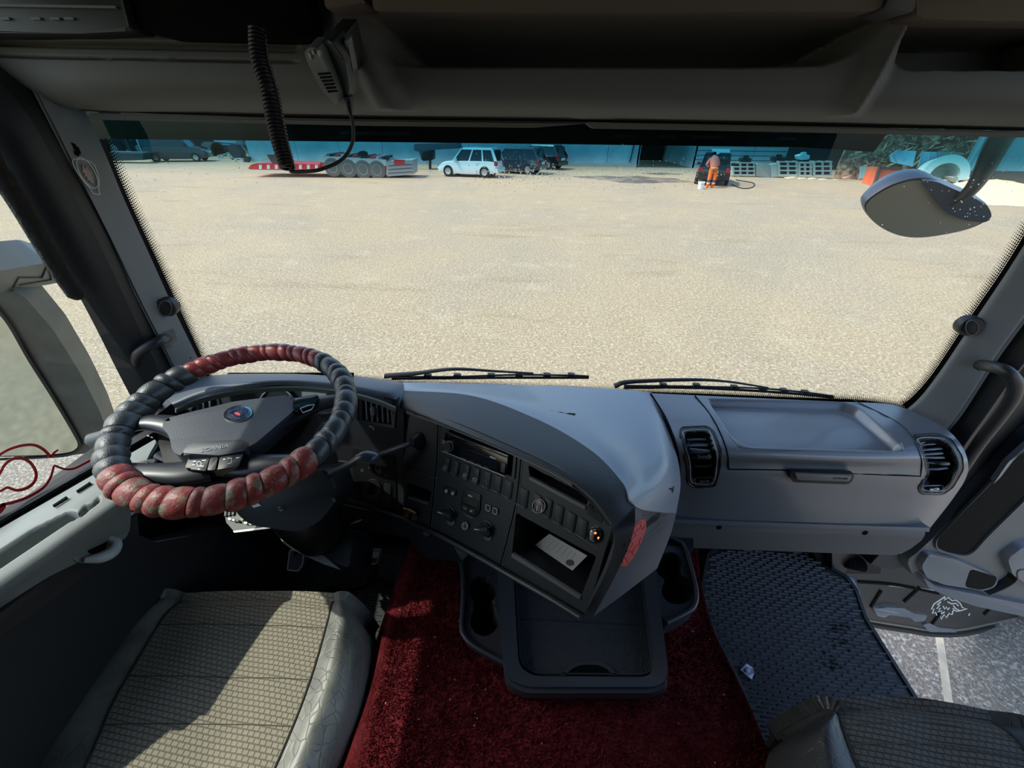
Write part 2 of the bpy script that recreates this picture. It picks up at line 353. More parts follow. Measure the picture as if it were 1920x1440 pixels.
# ================================================================== CAB SHELL
XL, XR = -1.02, 1.16
floor = box('floor', (.06, .25, -1.375), (2.10, 1.9, .05), mat('floor_vinyl', S(30, 31, 32), .7), kind='structure')
T0 = lambda n, l=None: props(bpy.data.objects.new(n, None), l, kind='structure')
def TS(n, l=None):
    o = T0(n, l); C.objects.link(o); return o
fw = TS('wall_front'); patch('firewall', [[(x, .97, -.70) for x in (-1.0, .1, 1.14)], [(x, .97, -1.0) for x in (-1.0, .1, 1.14)], [(x, .93, -1.36) for x in (-1.0, .1, 1.14)]], 6, 8, pl_black, fw, thick=.02)
# outer nose of the cab under the windscreen
patch('grille_panel', [[(x, y+.06, -.735) for x, y in ((-1.08, .86), (.07, .96), (1.2, .86))], [(x, y+.12, -.80) for x, y in ((-1.08, .86), (.07, .96), (1.2, .86))], [(x, y+.12, -1.7) for x, y in ((-1.08, .86), (.07, .96), (1.2, .86))]], 12, 8, mat('cab_paint', S(40, 34, 30), .2, coat=.6), fw, thick=.02)
ceiling = box('ceiling', (.07, .25, .62), (2.2, 2.1, .04), pl_head, kind='structure')  # front overhang past the windscreen added to stop a stripe of sun
# ---- overhead storage header: one moulded panel with real pockets
hx = (-160, 0, 150, 400, 700, 1100, 1500, 1750, 1930, 2080, 2330)
def hl(x): return float(np.interp(x, (-160, 0, 130, 600, 1100, 1500, 1920, 2080), (150, 168, 206, 218, 224, 231, 241, 246)))
rows = []
for dy, yy in ((0, .872), (-6, .848), (-24, .815), (-52, .795), (-90, .792), (-140, .80), (-200, .805), (-270, .80), (-400, .79)):
    rows.append([Y(x, hl(x)+dy, yy+(.03 if x < 60 else 0)) for x in hx])
header = TS('wall_header', None); box('locker_front', (.07, .90, .44), (2.2, .12, .36), pl_head, header)
pocket = rnd([(692, 26), (1668, 24), (1648, 62), (1604, 104), (1545, 127), (1400, 131), (800, 131), (740, 125), (715, 100)], 20)
patch('fascia', rows, 360, 170, pl_head, header, feats=[(pocket, .13, 56), (rnd([(1698, 42), (2060, 42), (2060, 133), (1700, 133), (1676, 118), (1678, 80)], 12), .12, 14),
    ([(-200, 66), (560, 80), (560, 100), (-200, 84)], .012, 8), ([(-200, 98), (560, 112), (560, 120), (-200, 106)], .012, 6),
    ([(1640, -60), (1730, -60), (1712, 60), (1668, 150), (1620, 225), (1530, 225), (1590, 150), (1636, 60)], -.024, 44), ([(596, -60), (690, -60), (700, 40), (740, 140), (800, 210), (700, 212), (650, 120), (610, 40)], -.02, 30)], thick=.01)
Hp = Pl((0, .745, 0), (0, -1, 0))
slab('storage_lip', Hp, rnd([(690, -70), (1668, -70), (1660, 6), (1640, 21), (1200, 22), (760, 22), (700, 20)], 8), -.05, 0, brown, header, bev=.004)
slab('storage_lip', Hp, rnd([(1712, -70), (2100, -70), (2100, 40), (1800, 38), (1720, 34)], 8), -.05, 0, brown, header, bev=.004)
slab('storage_lip', Hp, rnd([(606, -60), (672, -60), (682, 6), (640, 13), (612, 18)], 6), -.05, .004, brown, header, bev=.004)
slab('fascia_rib', Hp, rnd([(1686, -60), (1712, -60), (1704, 22), (1697, 27), (1660, 18)], 4), -.05, .01, pl_head, header, bev=.003)
for a in (0, 1):                                          # roller blind rails
    xs = (165, 400, 700, 1000, 1097) if a == 0 else (1100, 1112, 1300, 1600, 1930)
    top = [(x, hl(x)+5) for x in xs]; bot = [(x, hl(x)+(17 if not (x in (1097, 1100)) else 8)) for x in xs[::-1]]
    slab('blind_rail', Pl((0, .872, 0), (0, -1, 0)), rnd(top+bot, 6), -.03, 0, mat('blind_fabric', S(92, 90, 84), .8), header, bev=.002)
ribbon('blind_slot', Pl((0, .862, 0), (0, -1, 0)), [(150, hl(150)+1), (600, hl(600)+2), (1075, hl(1075)+2)], [1, 4, 5, 3], -.004, .001, pl_void, header, n=10)
ribbon('blind_slot', Pl((0, .862, 0), (0, -1, 0)), [(1150, hl(1150)+2), (1500, hl(1500)+2), (1930, hl(1930)+2)], [3, 5, 5], -.004, .001, pl_void, header, n=10)
# overhead radio console on the left
oc = TS('trim_1'); Op = Pl((0, .75, 0), (0, -1, 0))
slab('console_panel', Op, rnd([(-160, -60), (215, -60), (244, 58), (150, 63), (-160, 60)], 8), -.06, 0, pl_black, oc, bev=.004)
for x0 in (2, 60, 96, 122): slab('console_slot', Op, rnd([(x0, 33), (x0+18, 33), (x0+20, 38), (x0+2, 38)], 2), 0, .003, pl_grey, oc)
slab('console_edge', Op, [(-160, 6), (220, 12), (222, 17), (-160, 11)], 0, .004, pl_grey, oc)
slab('console_block', Pl((0, .76, 0), (0, -1, 0)), rnd([(236, -60), (560, -60), (585, 60), (560, 76), (300, 70), (262, 50)], 14), -.05, 0, pl_void, oc, bev=.006)
# ---- windscreen
def wy(x): u = (x-.06)/1.0; return .965-.045*u*u
win = TS('window_1'); gx = np.linspace(-.95, 1.08, 9)
ws = glass('windscreen_glass', (.93, .96, .95, 1), tint=((.24, .54, .60, 1), -.100, -.036), dirt=.012)
patch('glass_pane', [[(x, wy(x), z) for x in gx] for z in (-.68, -.4, -.15, .10)], 24, 10, ws, win, thick=0.0001)
fr = pl_void
def frit(pts, name='frit_band', w=.028, sgn=1):          # black printed border: band + dots thinning inwards
    P = cr(np.array([Y(x, y, wy(Y(x, y, .93)[0])-.002) for x, y in pts]), 40); c = np.array((.08, .93, -.3)); V = []; F = []
    for i, p in enumerate(P):
        t = P[min(i+1, 39)]-P[max(i-1, 0)]; t /= np.linalg.norm(t); n = np.cross(t, (0, 1, 0)); n *= np.sign(n@(c-p)); V += [p-n*w, p]
    for i in range(39): F.append((2*i, 2*i+1, 2*i+3, 2*i+2))
    mesh(name, V, F, fr, win, 0)
    L = np.r_[0, np.cumsum(np.linalg.norm(np.diff(P, axis=0), axis=1))]; V = []; F = []; st = .0052
    for r in range(5):
        for k in range(int(L[-1]/st)):
            s = k*st+(r % 2)*st/2; p = np.array([np.interp(s, L, P[:, q]) for q in range(3)]); p2 = np.array([np.interp(s+.01, L, P[:, q]) for q in range(3)])
            t = p2-p; t /= np.linalg.norm(t)+1e-9; n = np.cross(t, (0, 1, 0)); n *= np.sign(n@(c-p)); q = p+n*(.0015+r*.0043); q[1] = wy(q[0])-.002; R = .0026-.00042*r; b = len(V)
            V += [q+R*(math.cos(w_)*t+math.sin(w_)*n) for w_ in [math.pi/3*j for j in range(6)]]; F.append(tuple(range(b, b+6)))
    mesh('frit_dots', V, F, fr, win, 0, kind='stuff')
frit([(196, 262), (240, 370), (296, 490), (345, 596), (392, 700), (400, 730)])
frit([(1935, 415), (1880, 505), (1815, 600), (1752, 695), (1716, 738), (1690, 760)])
frit([(560, 704), (740, 716), (900, 722), (1100, 731), (1300, 738), (1500, 746), (1620, 751), (1704, 764)])
rr = random.Random(4)
def specks(name, m, clusters, seed):
    rr = random.Random(seed); V = []; F = []
    for (cx, cy, sx, sy, n, r0, r1) in clusters:
        for _ in range(n):
            x, y = rr.gauss(cx, sx), rr.gauss(cy, sy)
            if not (200 < x < 1900 and 265 < y < 690): continue
            p = Y(x, y, .93); p[1] = wy(p[0])+.003; R = rr.uniform(r0, r1); b = len(V); e = rr.uniform(.6, 1.3)
            for j in range(7): w_ = 2*math.pi*j/7; V.append(p+np.array((R*math.cos(w_), 0, R*e*math.sin(w_))))
            F.append(tuple(range(b, b+7)))
    mesh(name, V, F, m, win, 0, kind='stuff')
wsm = bpy.data.materials.new('water_spot'); wsm.use_nodes = True; _n = wsm.node_tree; _n.nodes.clear(); _o = _n.nodes.new('ShaderNodeOutputMaterial'); _t = _n.nodes.new('ShaderNodeBsdfTranslucent'); _t.inputs[0].default_value = (.9, .95, .95, 1); _n.links.new(_t.outputs[0], _o.inputs[0])
specks('water_spots', wsm, [(975, 325, 45, 14, 240, .0006, .0018), (1180, 325, 60, 22, 110, .0005, .0015), (1335, 330, 45, 20, 70, .0006, .0016), (1820, 380, 60, 40, 90, .0005, .0014)], 7)
specks('dirt_specks', mat('dirt_speck', S(110, 104, 88), .8), [(1060, 350, 120, 28, 90, .0003, .0008), (400, 335, 100, 14, 50, .0004, .001), (1000, 420, 420, 60, 100, .0003, .0006), (1750, 340, 90, 40, 60, .0003, .0008)], 8)
# smoked outer sun visor, hung in front of the screen top
vis = T('sun_visor', 'smoked dark plate across the top of the windscreen outside', 'sun visor', (0, 1.2, 0))
vm = glass('smoked_acrylic', (.012, .016, .018, 1))
slab('visor_sun_block', Pl((0, 1.21, 0), (0, -1, 0)), [(-150, 52), (1720, 52), (1760, -160), (-150, -160)], -.006, 0, vm, vis)  # unseen upper extension, added to keep the sun off the dash
Vp = Pl((0, 1.2, 0), (0, -1, 0))
slab('visor_plate', Vp, [(-150, 50), (1720, 50), (1664, 250), (1638, 285), (1500, 276), (1100, 271), (600, 265), (150, 260), (-150, 256)], -.004, 0, vm, vis)
for x, y, w in ((1150, 252, 48), (1236, 252, 30), (640, 246, 130), (1300, 254, 60), (1455, 256, 34)): slab('visor_bracket', Vp, rnd([(x, y), (x+w, y+1), (x+w-2, y+7), (x, y+6)], 2), .001, .012, pl_dark, vis)
# ---- A pillars
def pillar(nm, inner, outer, seal, frame, yv, lab):
    o = TS(nm)
    R = []
    for (a, b) in zip(inner, outer):
        A = Y(a[0], a[1], yv[0]); B = Y(b[0], b[1], yv[1]); M_ = (A+B)/2+np.array((0, -.012, 0)); A2 = A*.93+B*.07+np.array((0, -.01, 0)); B2 = B*.93+A*.07+np.array((0, -.008, 0))
        B[1] += .02; R.append([A, A2, M_, B2, B])
    R.insert(0, [q*np.array((1, 1, 0))+np.array((0, 0, .26)) for q in R[0]])
    patch('pillar_trim', R, 40, 160, pl_pillar, o, thick=.006)
    R = []
    for (b, s) in zip(outer, seal): R.append([Y(b[0], b[1], yv[1]+.01), (Y(b[0], b[1], yv[1]+.005)+Y(s[0], s[1], yv[2]))/2+np.array((0, .02, 0)), Y(s[0], s[1], yv[2])])
    R.insert(0, [q*np.array((1, 1, 0))+np.array((0, 0, .26)) for q in R[0]])
    patch('door_seal', R, 6, 60, rubber, o, thick=.006)
    R = []
    for (b, s) in zip(seal, frame): A = Y(b[0], b[1], yv[2]); B = Y(s[0], s[1], yv[3]); R.append([A, (A*.6+B*.4)+np.array((0, -.01, 0)), B])
    R.insert(0, [q*np.array((1, 1, 0))+np.array((0, 0, .26)) for q in R[0]])
    patch('door_frame', R, 8, 60, pl_dark, o, thick=.012)
    return o
pL = pillar('trim_2', [(120, 130), (186, 262), (232, 372), (286, 490), (334, 596), (378, 686), (400, 740)],
            [(40, 110), (105, 236), (152, 330), (212, 450), (262, 555), (305, 640), (345, 720)],
            [(-30, 110), (52, 215), (118, 330), (180, 445), (235, 560), (277, 650), (320, 740)],
            [(-90, 170), (0, 315), (62, 410), (120, 505), (172, 600), (225, 705), (275, 800)], (.905, .845, .815, .765), '')
GRID['pillar_left'] = GRID['pillar_trim']
pR = pillar('trim_3', [(2010, 330), (1945, 420), (1888, 510), (1822, 608), (1760, 700), (1722, 748), (1690, 775)],
            [(2080, 420), (1990, 500), (1925, 585), (1862, 672), (1800, 770), (1768, 812), (1740, 850)],
            [(2110, 440), (2030, 520), (1960, 595), (1888, 690), (1828, 775), (1790, 825), (1765, 860)],
            [(2130, 460), (2050, 540), (1985, 612), (1905, 705), (1846, 790), (1806, 845), (1780, 880)], (.895, .855, .845, .83), '')
def pil_pl(px, py, y, nx): return Pl(Y(px, py, y), (nx, -1, .05))
def speaker(px, py, nx, par, y):
    p = pil_pl(px, py, y, nx)
    a = disc('speaker_ring', p, px, py, .0225, -.02, .003, pl_dark, par); disc('speaker_grille', p, px, py, .0155, .003, .005, pl_black, par)
    ring('speaker_lip', p, ell(px, py, 13, 15), ell(px, py, 11, 13), .002, .006, pl_grey, par)
speaker(312, 577, .35, pL, .878); speaker(1820, 613, -.35, pR, .882)
for px, py, par, nx, y in ((351, 671, pL, .3, .884), (1759, 710, pR, -.3, .895)):
    p = pil_pl(px, py, y, nx); disc('screw_recess', p, px, py, .0085, -.004, .001, pl_void, par); disc('screw', p, px, py, .003, .001, .002, pl_grey, par, seg=6)
overlay('coat_hook_hole', 'pillar_left', [(131, 266), (141, 266), (148, 277), (154, 290), (144, 298), (136, 284)], .0008, pl_void, pL)
overlay('handle_plate', 'pillar_left', [(300, 622), (326, 615), (334, 640), (318, 656), (302, 650)], .002, pl_grey, pL)
# crest decal on the left pillar: outline shield, ring and red and white beast head
def crest(name, p, q, par, m1, m2, thin=1.0, h=.001):     # q maps unit crest coords to px
    g = lambda L: [q(*v) for v in L]
    sh = [(-.62, -.78), (.62, -.78), (.80, -.30), (.62, .30), (.30, .78), (.26, 1.0), (-.26, 1.0), (-.30, .78), (-.62, .30), (-.80, -.30)]
    ribbon(name, p, g(sh), 1.8*thin, h, h+.0006, m1, par, n=40, closed=True); ribbon(name, p, g(ell(0, -.12, .62, .82)), 1.8*thin, h, h+.0006, m1, par, closed=True)
    head = [(-.30, -.55), (-.22, -.30), (-.10, -.58), (0, -.30), (.14, -.55), (.18, -.25), (.32, -.12), (.20, .0), (.30, .14), (.14, .2), (.24, .36), (.06, .36), (.02, .5), (-.08, .3), (-.24, .3), (-.16, .12), (-.36, .10), (-.24, -.04), (-.40, -.14), (-.26, -.24)]
    slab(name+'_beast', p, g(head), h, h+.0008, m2, par)
cm = mat('crest_white', S(190, 192, 192), .5); cb = mat('crest_beast', S(160, 138, 132), .5)
p = Pl(gpt('pillar_left', 163, 330, .0), np.cross(gpt('pillar_left', 150, 290)-gpt('pillar_left', 180, 370), gpt('pillar_left', 150, 330)-gpt('pillar_left', 178, 330)))
cr_ = T('crest_sticker', 'small grey and white crowned crest sticker on the left windscreen pillar', 'sticker', p.at(165, 330))
crest('crest_outline', p, lambda u, v: (163+u*30*.86+v*15, 328+v*35+u*4), cr_, cm, cb, h=.003)
# ---- grab handles
def handle(label, pts, r, m):
    t = T('grab_handle', label, 'handle', pts[0]); tube('handle_bar', pts, r, m, t, seg=14, n=40); return t
h1 = handle('black curved grab handle on the left pillar beside the wheel', [Y(314, 634, .865), Y(303, 637, .82), Y(285, 646, .80), Y(266, 657, .79), Y(256, 668, .79), Y(258, 690, .795), Y(280, 730, .81), Y(300, 770, .83)], .011, pl_dark)
disc('handle_boss', pil_pl(312, 636, .87, .3), 312, 636, .012, -.01, .012, pl_black, h1)
h2 = handle('long black grab handle on the right pillar by the open door', [Y(1838, 684, .86), Y(1862, 688, .80), Y(1885, 696, .77), Y(1902, 715, .76), Y(1900, 742, .765), Y(1875, 780, .78), Y(1835, 832, .80), Y(1800, 885, .83)], .0125, pl_dark)
disc('handle_boss', pil_pl(1840, 684, .865, -.3), 1840, 684, .014, -.01, .012, pl_black, h2)
# ================================================================== LEFT DOOR
dl = TS('door_1'); Xg = -.955
win2 = TS('window_2'); bl = X(262, 812, Xg); bf = X(-60, 1035, Xg)
mesh('glass_pane', [(Xg, .80, .25), (Xg, .78, -.62), (Xg, -.2, -.62), (Xg, -.2, .25)], [(0, 1, 2, 3)], glass('side_glass', (.86, .93, .90, 1), dirt=.015), win2, 0)
GP = Pl((Xg+.003, 0, 0), (1, 0, 0))
slabs('glass_seal', GP, [[(290, 822), (262, 838), (-80, 1034), (-80, 1014), (262, 820), (286, 806)]], -.02, .012, rubber, dl, bev=.002)
ribbon('seal_groove', GP, [(262, 828), (-80, 1023)], 2.2, .012, .0135, pl_void, dl)
for (x, y) in ((213, 878), (170, 905), (126, 932)): slab('demist_slot', Pl((0, 0, -.588), (0, 0, 1)), [(x, y), (x-26, y+17), (x-24, y+20), (x+3, y+3)], 0, .003, pl_void, dl)
def Lr(p0, p1, z0, z1, nz=5, y=True): return [Z(p0[0]+(p1[0]-p0[0])*t, p0[1]+(p1[1]-p0[1])*t, z0+(z1-z0)*t) for t in np.linspace(0, 1, nz)]
rec = rnd([(-120, 1105), (0, 1030), (60, 990), (128, 958), (146, 962), (150, 970), (120, 985), (0, 1066), (-120, 1150)], 10)
patch('door_ledge', [Lr((-120, 1060), (290, 824), -.612, -.60), Lr((-120, 1078), (292, 830), -.600, -.590), Lr((-120, 1110), (280, 852), -.592, -.585), Lr((-120, 1150), (262, 892), -.594, -.59), Lr((-120, 1178), (250, 920), -.60, -.596), Lr((-120, 1200), (248, 938), -.612, -.61),
   Lr((-120, 1222), (246, 958), -.64, -.64), Lr((-120, 1260), (244, 990), -.69, -.69)], 110, 70, pl_door, dl, feats=[(rec, .06, 12), (rnd([(146, 962), (156, 948), (172, 944), (185, 930), (190, 940), (165, 960), (152, 972)], 4), .012, 6)], thick=.008)
Dp = Pl((-.80, 0, 0), (1, 0, 0)); D2 = Pl((-.83, 0, 0), (1, 0, 0))
slab('door_card', D2, [(-120, 1210), (248, 952), (255, 1000), (300, 1020), (420, 985), (700, 1200), (200, 1800), (-120, 1800)], -.06, 0, mat('door_card', S(26, 28, 31), .7), dl)
slab('pull_panel', D2, rnd([(-120, 1262), (120, 1092), (244, 1004), (240, 958), (-120, 1218)], 4), 0, .02, pl_dark, dl, bev=.004)
slab('handle_bezel', Dp, rnd([(118, 1028), (170, 1000), (232, 966), (241, 975), (243, 998), (236, 1008), (160, 1058), (140, 1052)], 8), -.03, .0, pl_door, dl, bev=.003)
slab('handle_recess', Dp, rnd([(168, 1014), (192, 1006), (200, 1012), (196, 1030), (170, 1040), (160, 1030)], 6), 0, .002, pl_void, dl)
dh = Dp; tube('door_pull', [dh.at(150, 1050, .008), dh.at(172, 1044, .02), dh.at(192, 1032, .022), dh.at(203, 1017, .016), dh.at(202, 1008, .002)], [.005, .010, .010, .008, .005], mat('pull_light', S(176, 182, 180), .5), dl, seg=12, n=24, flat=1)
# mirror switch cluster on the door ledge
sp = Pl(Z(280, 868, -.578), (.1, -.15, 1)); sw = slab('mirror_switch_plate', sp, rnd([(246, 880), (262, 868), (298, 860), (309, 868), (303, 880), (270, 890), (250, 890)], 6), -.006, .004, pl_dark, dl, bev=.001)
for x, y in ((262, 880), (276, 874), (292, 869)): slab('mirror_switch', sp, rnd([(x-5, y-3), (x+6, y-6), (x+7, y+2), (x-4, y+5)], 2), .004, .007, pl_black, dl, bev=.0008); ribbon('switch_icon', sp, [(x-2, y), (x+3, y-2)], 1.6, .007, .0075, mark, dl)
# curtain with dark fringe drawn back along the frame
cu = T('side_curtain', 'black gathered side curtain with shaggy fringe against the left door glass', 'curtain', X(90, 430, -.95)); Vc = []
rr = random.Random(2); cpts = [(-70, 215), (0, 325), (45, 395), (84, 460), (118, 515), (150, 560)]; cp = cr(np.array([X(x, y, -.94) for x, y in cpts]), 30)
tube('curtain_roll', cp, [.012, .016, .018, .018, .016, .014]+[.016]*23+[.008], mat('curtain_cloth', S(30, 28, 27), .95, bump=(60, .8, .01)), cu, seg=10)
V = []; F = []
for i in range(900):
    a = rr.random()*28; k = int(a); p = cp[k]*(1-a+k)+cp[k+1]*(a-k); q = p+np.array((rr.uniform(-.012, .012), rr.uniform(-.018, .0), rr.uniform(-.014, .010))); w = np.array((0, rr.uniform(-.0012, .0012), .0012)); b = len(V); V += [p+w, p-w, q]; F.append((b, b+1, b+2))
mesh('curtain_fringe', V, F, mat('fringe', S(44, 40, 38), .9), cu, 0, kind='stuff')
# red pinstripe scroll on the side glass
scr = T('pinstripe_decal', 'red scroll pinstripe decal along the bottom of the left door glass', 'decal', X(60, 900, Xg)); RP = Pl((Xg+.001, 0, 0), (1, 0, 0))
for pts, w in (([(-60, 905), (-30, 880), (0, 852), (30, 838), (60, 834), (80, 842), (95, 857)], [4, 6]), ([(95, 857), (101, 849), (109, 843)], [6, 3]),
               ([(-12, 898), (-2, 890), (8, 872), (22, 861), (40, 859), (56, 867), (66, 882), (67, 896), (60, 908), (45, 917), (28, 919), (14, 914), (2, 920), (-14, 926)], [5, 6, 6, 4]),
               ([(-40, 975), (-15, 962), (0, 948), (20, 943), (50, 933), (80, 915), (94, 896), (99, 880), (102, 873), (112, 877), (125, 880), (140, 878), (160, 868), (184, 855)], [8, 6, 5, 4, 4, 4]),
               ([(-40, 985), (-10, 965), (6, 950), (2, 946)], [10, 10, 7])):
    ribbon('scroll_stroke', RP, pts, w, 0, .0006, redst, scr, n=40)
# ---- closing walls of the cab (behind the door windows) so that the sun only enters through the glass
wl = TS('wall_left'); box('side_panel', (-1.0, -.46, -.55), (.06, .5, 1.7), pl_dark, wl); box('cant_rail', (-1.0, .3, .43), (.06, 1.3, .42), pl_head, wl)
wr = TS('wall_right'); box('side_panel', (1.15, -.46, -.55), (.06, .5, 1.7), pl_dark, wr); box('cant_rail', (1.15, .3, .42), (.06, 1.3, .4), pl_head, wr)
box('door_skin', (-1.0, .33, -1.05), (.05, 1.25, .8), pl_black, wl); box('sill_step', (1.09, .3, -1.5), (.08, 1.2, .22), pl_black, wr)
wbk = TS('wall_back'); box('rear_panel', (.07, -.76, -.35), (2.2, .06, 2.0), pl_head, wbk)
# ================================================================== LEFT MIRROR (outside)
mm = T('door_mirror', 'large grey-black truck door mirror seen through the left side glass', 'mirror', X(100, 700, -1.4)); _d1 = X(60, 740, -1.4); _d1 = _d1/np.linalg.norm(_d1); _r1 = np.array((-.22, -1, -.75)); _r1 /= np.linalg.norm(_r1); Mp = Pl(X(100, 700, -1.4), _r1-_d1)
housing = rnd([(-160, 545), (18, 540), (48, 560), (100, 620), (150, 700), (186, 770), (203, 815), (198, 838), (170, 850), (120, 856), (-160, 862)], 10)
glass_o = rnd([(-160, 560), (-20, 562), (14, 600), (52, 668), (100, 745), (140, 815), (148, 836), (136, 846), (100, 852), (-160, 857)], 8)
slab('mirror_housing', Mp, housing, -.09, -.002, mat('mirror_shell', S(72, 80, 80), .4, var=(S(54, 60, 62), 14, .4, .7)), mm, bev=.012)
slab('mirror_glass', Mp, glass_o, -.004, .002, mat('mirror_face', S(188, 198, 198), .06, 1), mm)
ribbon('mirror_trim', Mp, [(-20, 560), (18, 606), (56, 672), (104, 748), (146, 820), (150, 838), (132, 850), (90, 855), (0, 860)], [5, 6, 6, 6, 5, 4, 2], .0, .006, pl_black, mm, n=40)
Ma = pl3(X(0, 520, -1.3), X(120, 500, -1.3), X(0, 560, -1.36))
slab('mirror_arm', Ma, rnd([(-160, 515), (0, 508), (60, 497), (96, 492), (122, 500), (132, 524), (100, 532), (40, 542), (10, 548), (-160, 560)], 8), -.08, 0, mat('mirror_arm', S(112, 118, 118), .5), mm, bev=.012)
ribbon('arm_groove', Ma, [(20, 546), (34, 520), (78, 520), (88, 496), (96, 524), (60, 530), (36, 534)], 2, .0, .003, pl_dark, mm)
lathe('mirror_mount', X(186, 822, -1.2), (1, .3, .2), [(.01, -.03), (.02, -.02), (.02, .02), (.01, .03)], mat('mount_grey', S(96, 100, 98), .6), mm)
# ================================================================== DASHBOARD (driver and centre)
db = T('dashboard', 'dark blue-grey wraparound dashboard with a centre console angled to the driver', 'dashboard', (-.1, .8, -.7))
K = pl3(Z(760, 765, -.62), Z(1150, 965, -.56), Z(1105, 1140, -.74))       # the console face
# ---- top pad
r0 = [(755, 717, -.61), (850, 718, -.61), (950, 721, -.61), (1050, 724, -.61), (1130, 728, -.61), (1185, 732, -.61), (1204, 734, -.611), (1222, 736, -.612)]
rb = [(757, 732, -.60), (885, 742, -.578), (1005, 785, -.562), (1105, 842, -.55), (1165, 902, -.548), (1191, 949, -.563), (1234, 960, -.635), (1268, 962, -.75)]
rm = [(756, 724, -.604), (872, 729, -.592), (985, 748, -.583), (1085, 780, -.575), (1158, 812, -.577), (1210, 840, -.585), (1244, 838, -.600), (1262, 832, -.625)]
rm2 = [(757, 728, -.601), (878, 735, -.583), (997, 766, -.570), (1096, 812, -.560), (1164, 856, -.556), (1212, 900, -.575), (1252, 904, -.61), (1276, 900, -.665)]
patch('top_pad', [[Z(*p) for p in r] for r in (r0, rm, rm2, rb)], 90, 60, pl_dash, db, thick=.008)
bl_ = [(757, 764), (850, 797), (950, 838), (1048, 884), (1110, 930), (1150, 982)]
br1 = [Z(*p) for p in rb[:6]]; br3 = [K.at(*p, .010) for p in bl_]
br2 = [a*.55+b*.45+np.array((-.006, -.010, .004)) for a, b in zip(br1, br3)]; br4 = [K.at(*p, -.004)+np.array((0, .012, -.006)) for p in bl_]
patch('brow_pad', [br1, [a*.93+b*.07+np.array((-.002, -.003, .001)) for a, b in zip(br1, br3)], br2, br3, br4], 80, 20, mat('brow_leather', S(50, 53, 58), .5, bump=(260, .5, .001)), db, thick=.004)
ribbon('brow_stitch_bead', K, [(p[0]-1, p[1]+5) for p in bl_], 5, .002, .006, pl_grey, db, n=40)
cap = [[Z(1191, 949, -.563), Z(1234, 960, -.635), Z(1268, 962, -.75)], [Z(1183, 1010, -.612), Z(1222, 1000, -.70), Z(1258, 1000, -.78)], [Z(1150, 1085, -.69), Z(1200, 1050, -.745), Z(1244, 1036, -.80)], [Z(1110, 1158, -.75), Z(1172, 1112, -.785), Z(1232, 1066, -.815)]]
patch('console_end_cap', cap, 120, 120, mat('end_cap', S(78, 80, 86), .5, bump=(500, .2, .0006)), db, thick=.006)
fr_ = [[K.at(1150, 982, .008), Z(1191, 949, -.563)], [K.at(1158, 1010, .01), Z(1187, 1000, -.585)], [K.at(1140, 1070, .01), Z(1152, 1083, -.685)], [K.at(1098, 1150, .006), Z(1110, 1160, -.75)]]
patch('end_frame', fr_, 8, 30, pl_face, db, thick=.006)
# tears in the pad and end cap
tl = mat('torn_foam', S(16, 15, 15), .9)
tp = Pl(Z(1055, 774, -.5745), (0, -.06, 1))
slab('pad_tear', tp, [(1027, 771), (1034, 770), (1042, 773), (1052, 773), (1060, 776), (1068, 775), (1079, 776), (1078, 779), (1069, 778), (1060, 780), (1050, 776), (1040, 777), (1033, 773)], 0, .0015, tl, db)
Cp = pl3(Z(1183, 1010, -.605), Z(1258, 1000, -.78), Z(1172, 1112, -.785))
overlay('cap_tear', 'console_end_cap', [(1206, 984), (1218, 972), (1230, 962), (1240, 961), (1234, 974), (1222, 982), (1212, 990)], .0006, tl, db)
overlay('cap_tear', 'top_pad', [(1252, 916), (1264, 910), (1262, 928)], .0006, tl, db)
for q in ([(1205, 1010), (1222, 998), (1240, 978)], [(1200, 1022), (1220, 1008), (1246, 986)], [(1205, 956), (1222, 946), (1250, 926)]): sline('cap_crease', 'console_end_cap', [(a, max(b, 966)) for a, b in q], .0012, pl_dark, db, n=12)
st = T('crest_decal', 'red oval crest decal on the torn end of the centre console', 'sticker', Cp.at(1187, 1018))
overlay('decal_face', 'console_end_cap', rnd([(1161, 1062), (1160, 1045), (1170, 1016), (1184, 988), (1200, 972), (1211, 974), (1212, 990), (1203, 1015), (1188, 1045), (1172, 1063)], 10), .0008, mat('decal_red', S(196, 76, 72), .6), st)
dk = mat('decal_ink', S(84, 28, 30), .6)
for q in ([(1166, 1057), (1167, 1045), (1173, 1047), (1176, 1055)], [(1199, 982), (1204, 992), (1208, 984)], [(1178, 1030), (1186, 1018), (1181, 1014), (1192, 1002), (1187, 1000), (1198, 990)], [(1184, 1036), (1190, 1024), (1196, 1022), (1200, 1008)], [(1176, 1038), (1181, 1032), (1186, 1040)], [(1167, 1032), (1176, 1010), (1190, 986), (1202, 977)]): sline('decal_line', 'console_end_cap', q, .0007, dk, st, lift=.0009, n=16)
# ---- console face with real pockets
top_ = [(757, 758), (850, 790), (950, 831), (1045, 876), (1105, 922), (1150, 980)]
bot_ = [(757, 978), (828, 1006), (905, 1046), (975, 1084), (1040, 1120), (1100, 1152)]
f_rad = [(842, 799), (969, 849), (965, 896), (832, 842)]; f_slot = rnd([(991, 873), (1102, 930), (1104, 934), (1097, 955), (994, 899)], 3)
f_cub = rnd([(968, 962), (1118, 1044), (1088, 1122), (960, 1040)], 4); f_small = rnd([(764, 906), (808, 921), (804, 949), (762, 934)], 2)
rows = [[K.at(a[0]*(1-t)+b[0]*t, a[1]*(1-t)+b[1]*t) for a, b in zip(top_, bot_)] for t in (0, .5, 1)]
patch('console_face', rows, 330, 190, pl_face, db, feats=[(f_rad, .012, 2.5), (f_slot, .07, 4), (f_cub, .16, 4), (f_small, .06, 3)], thick=.004)
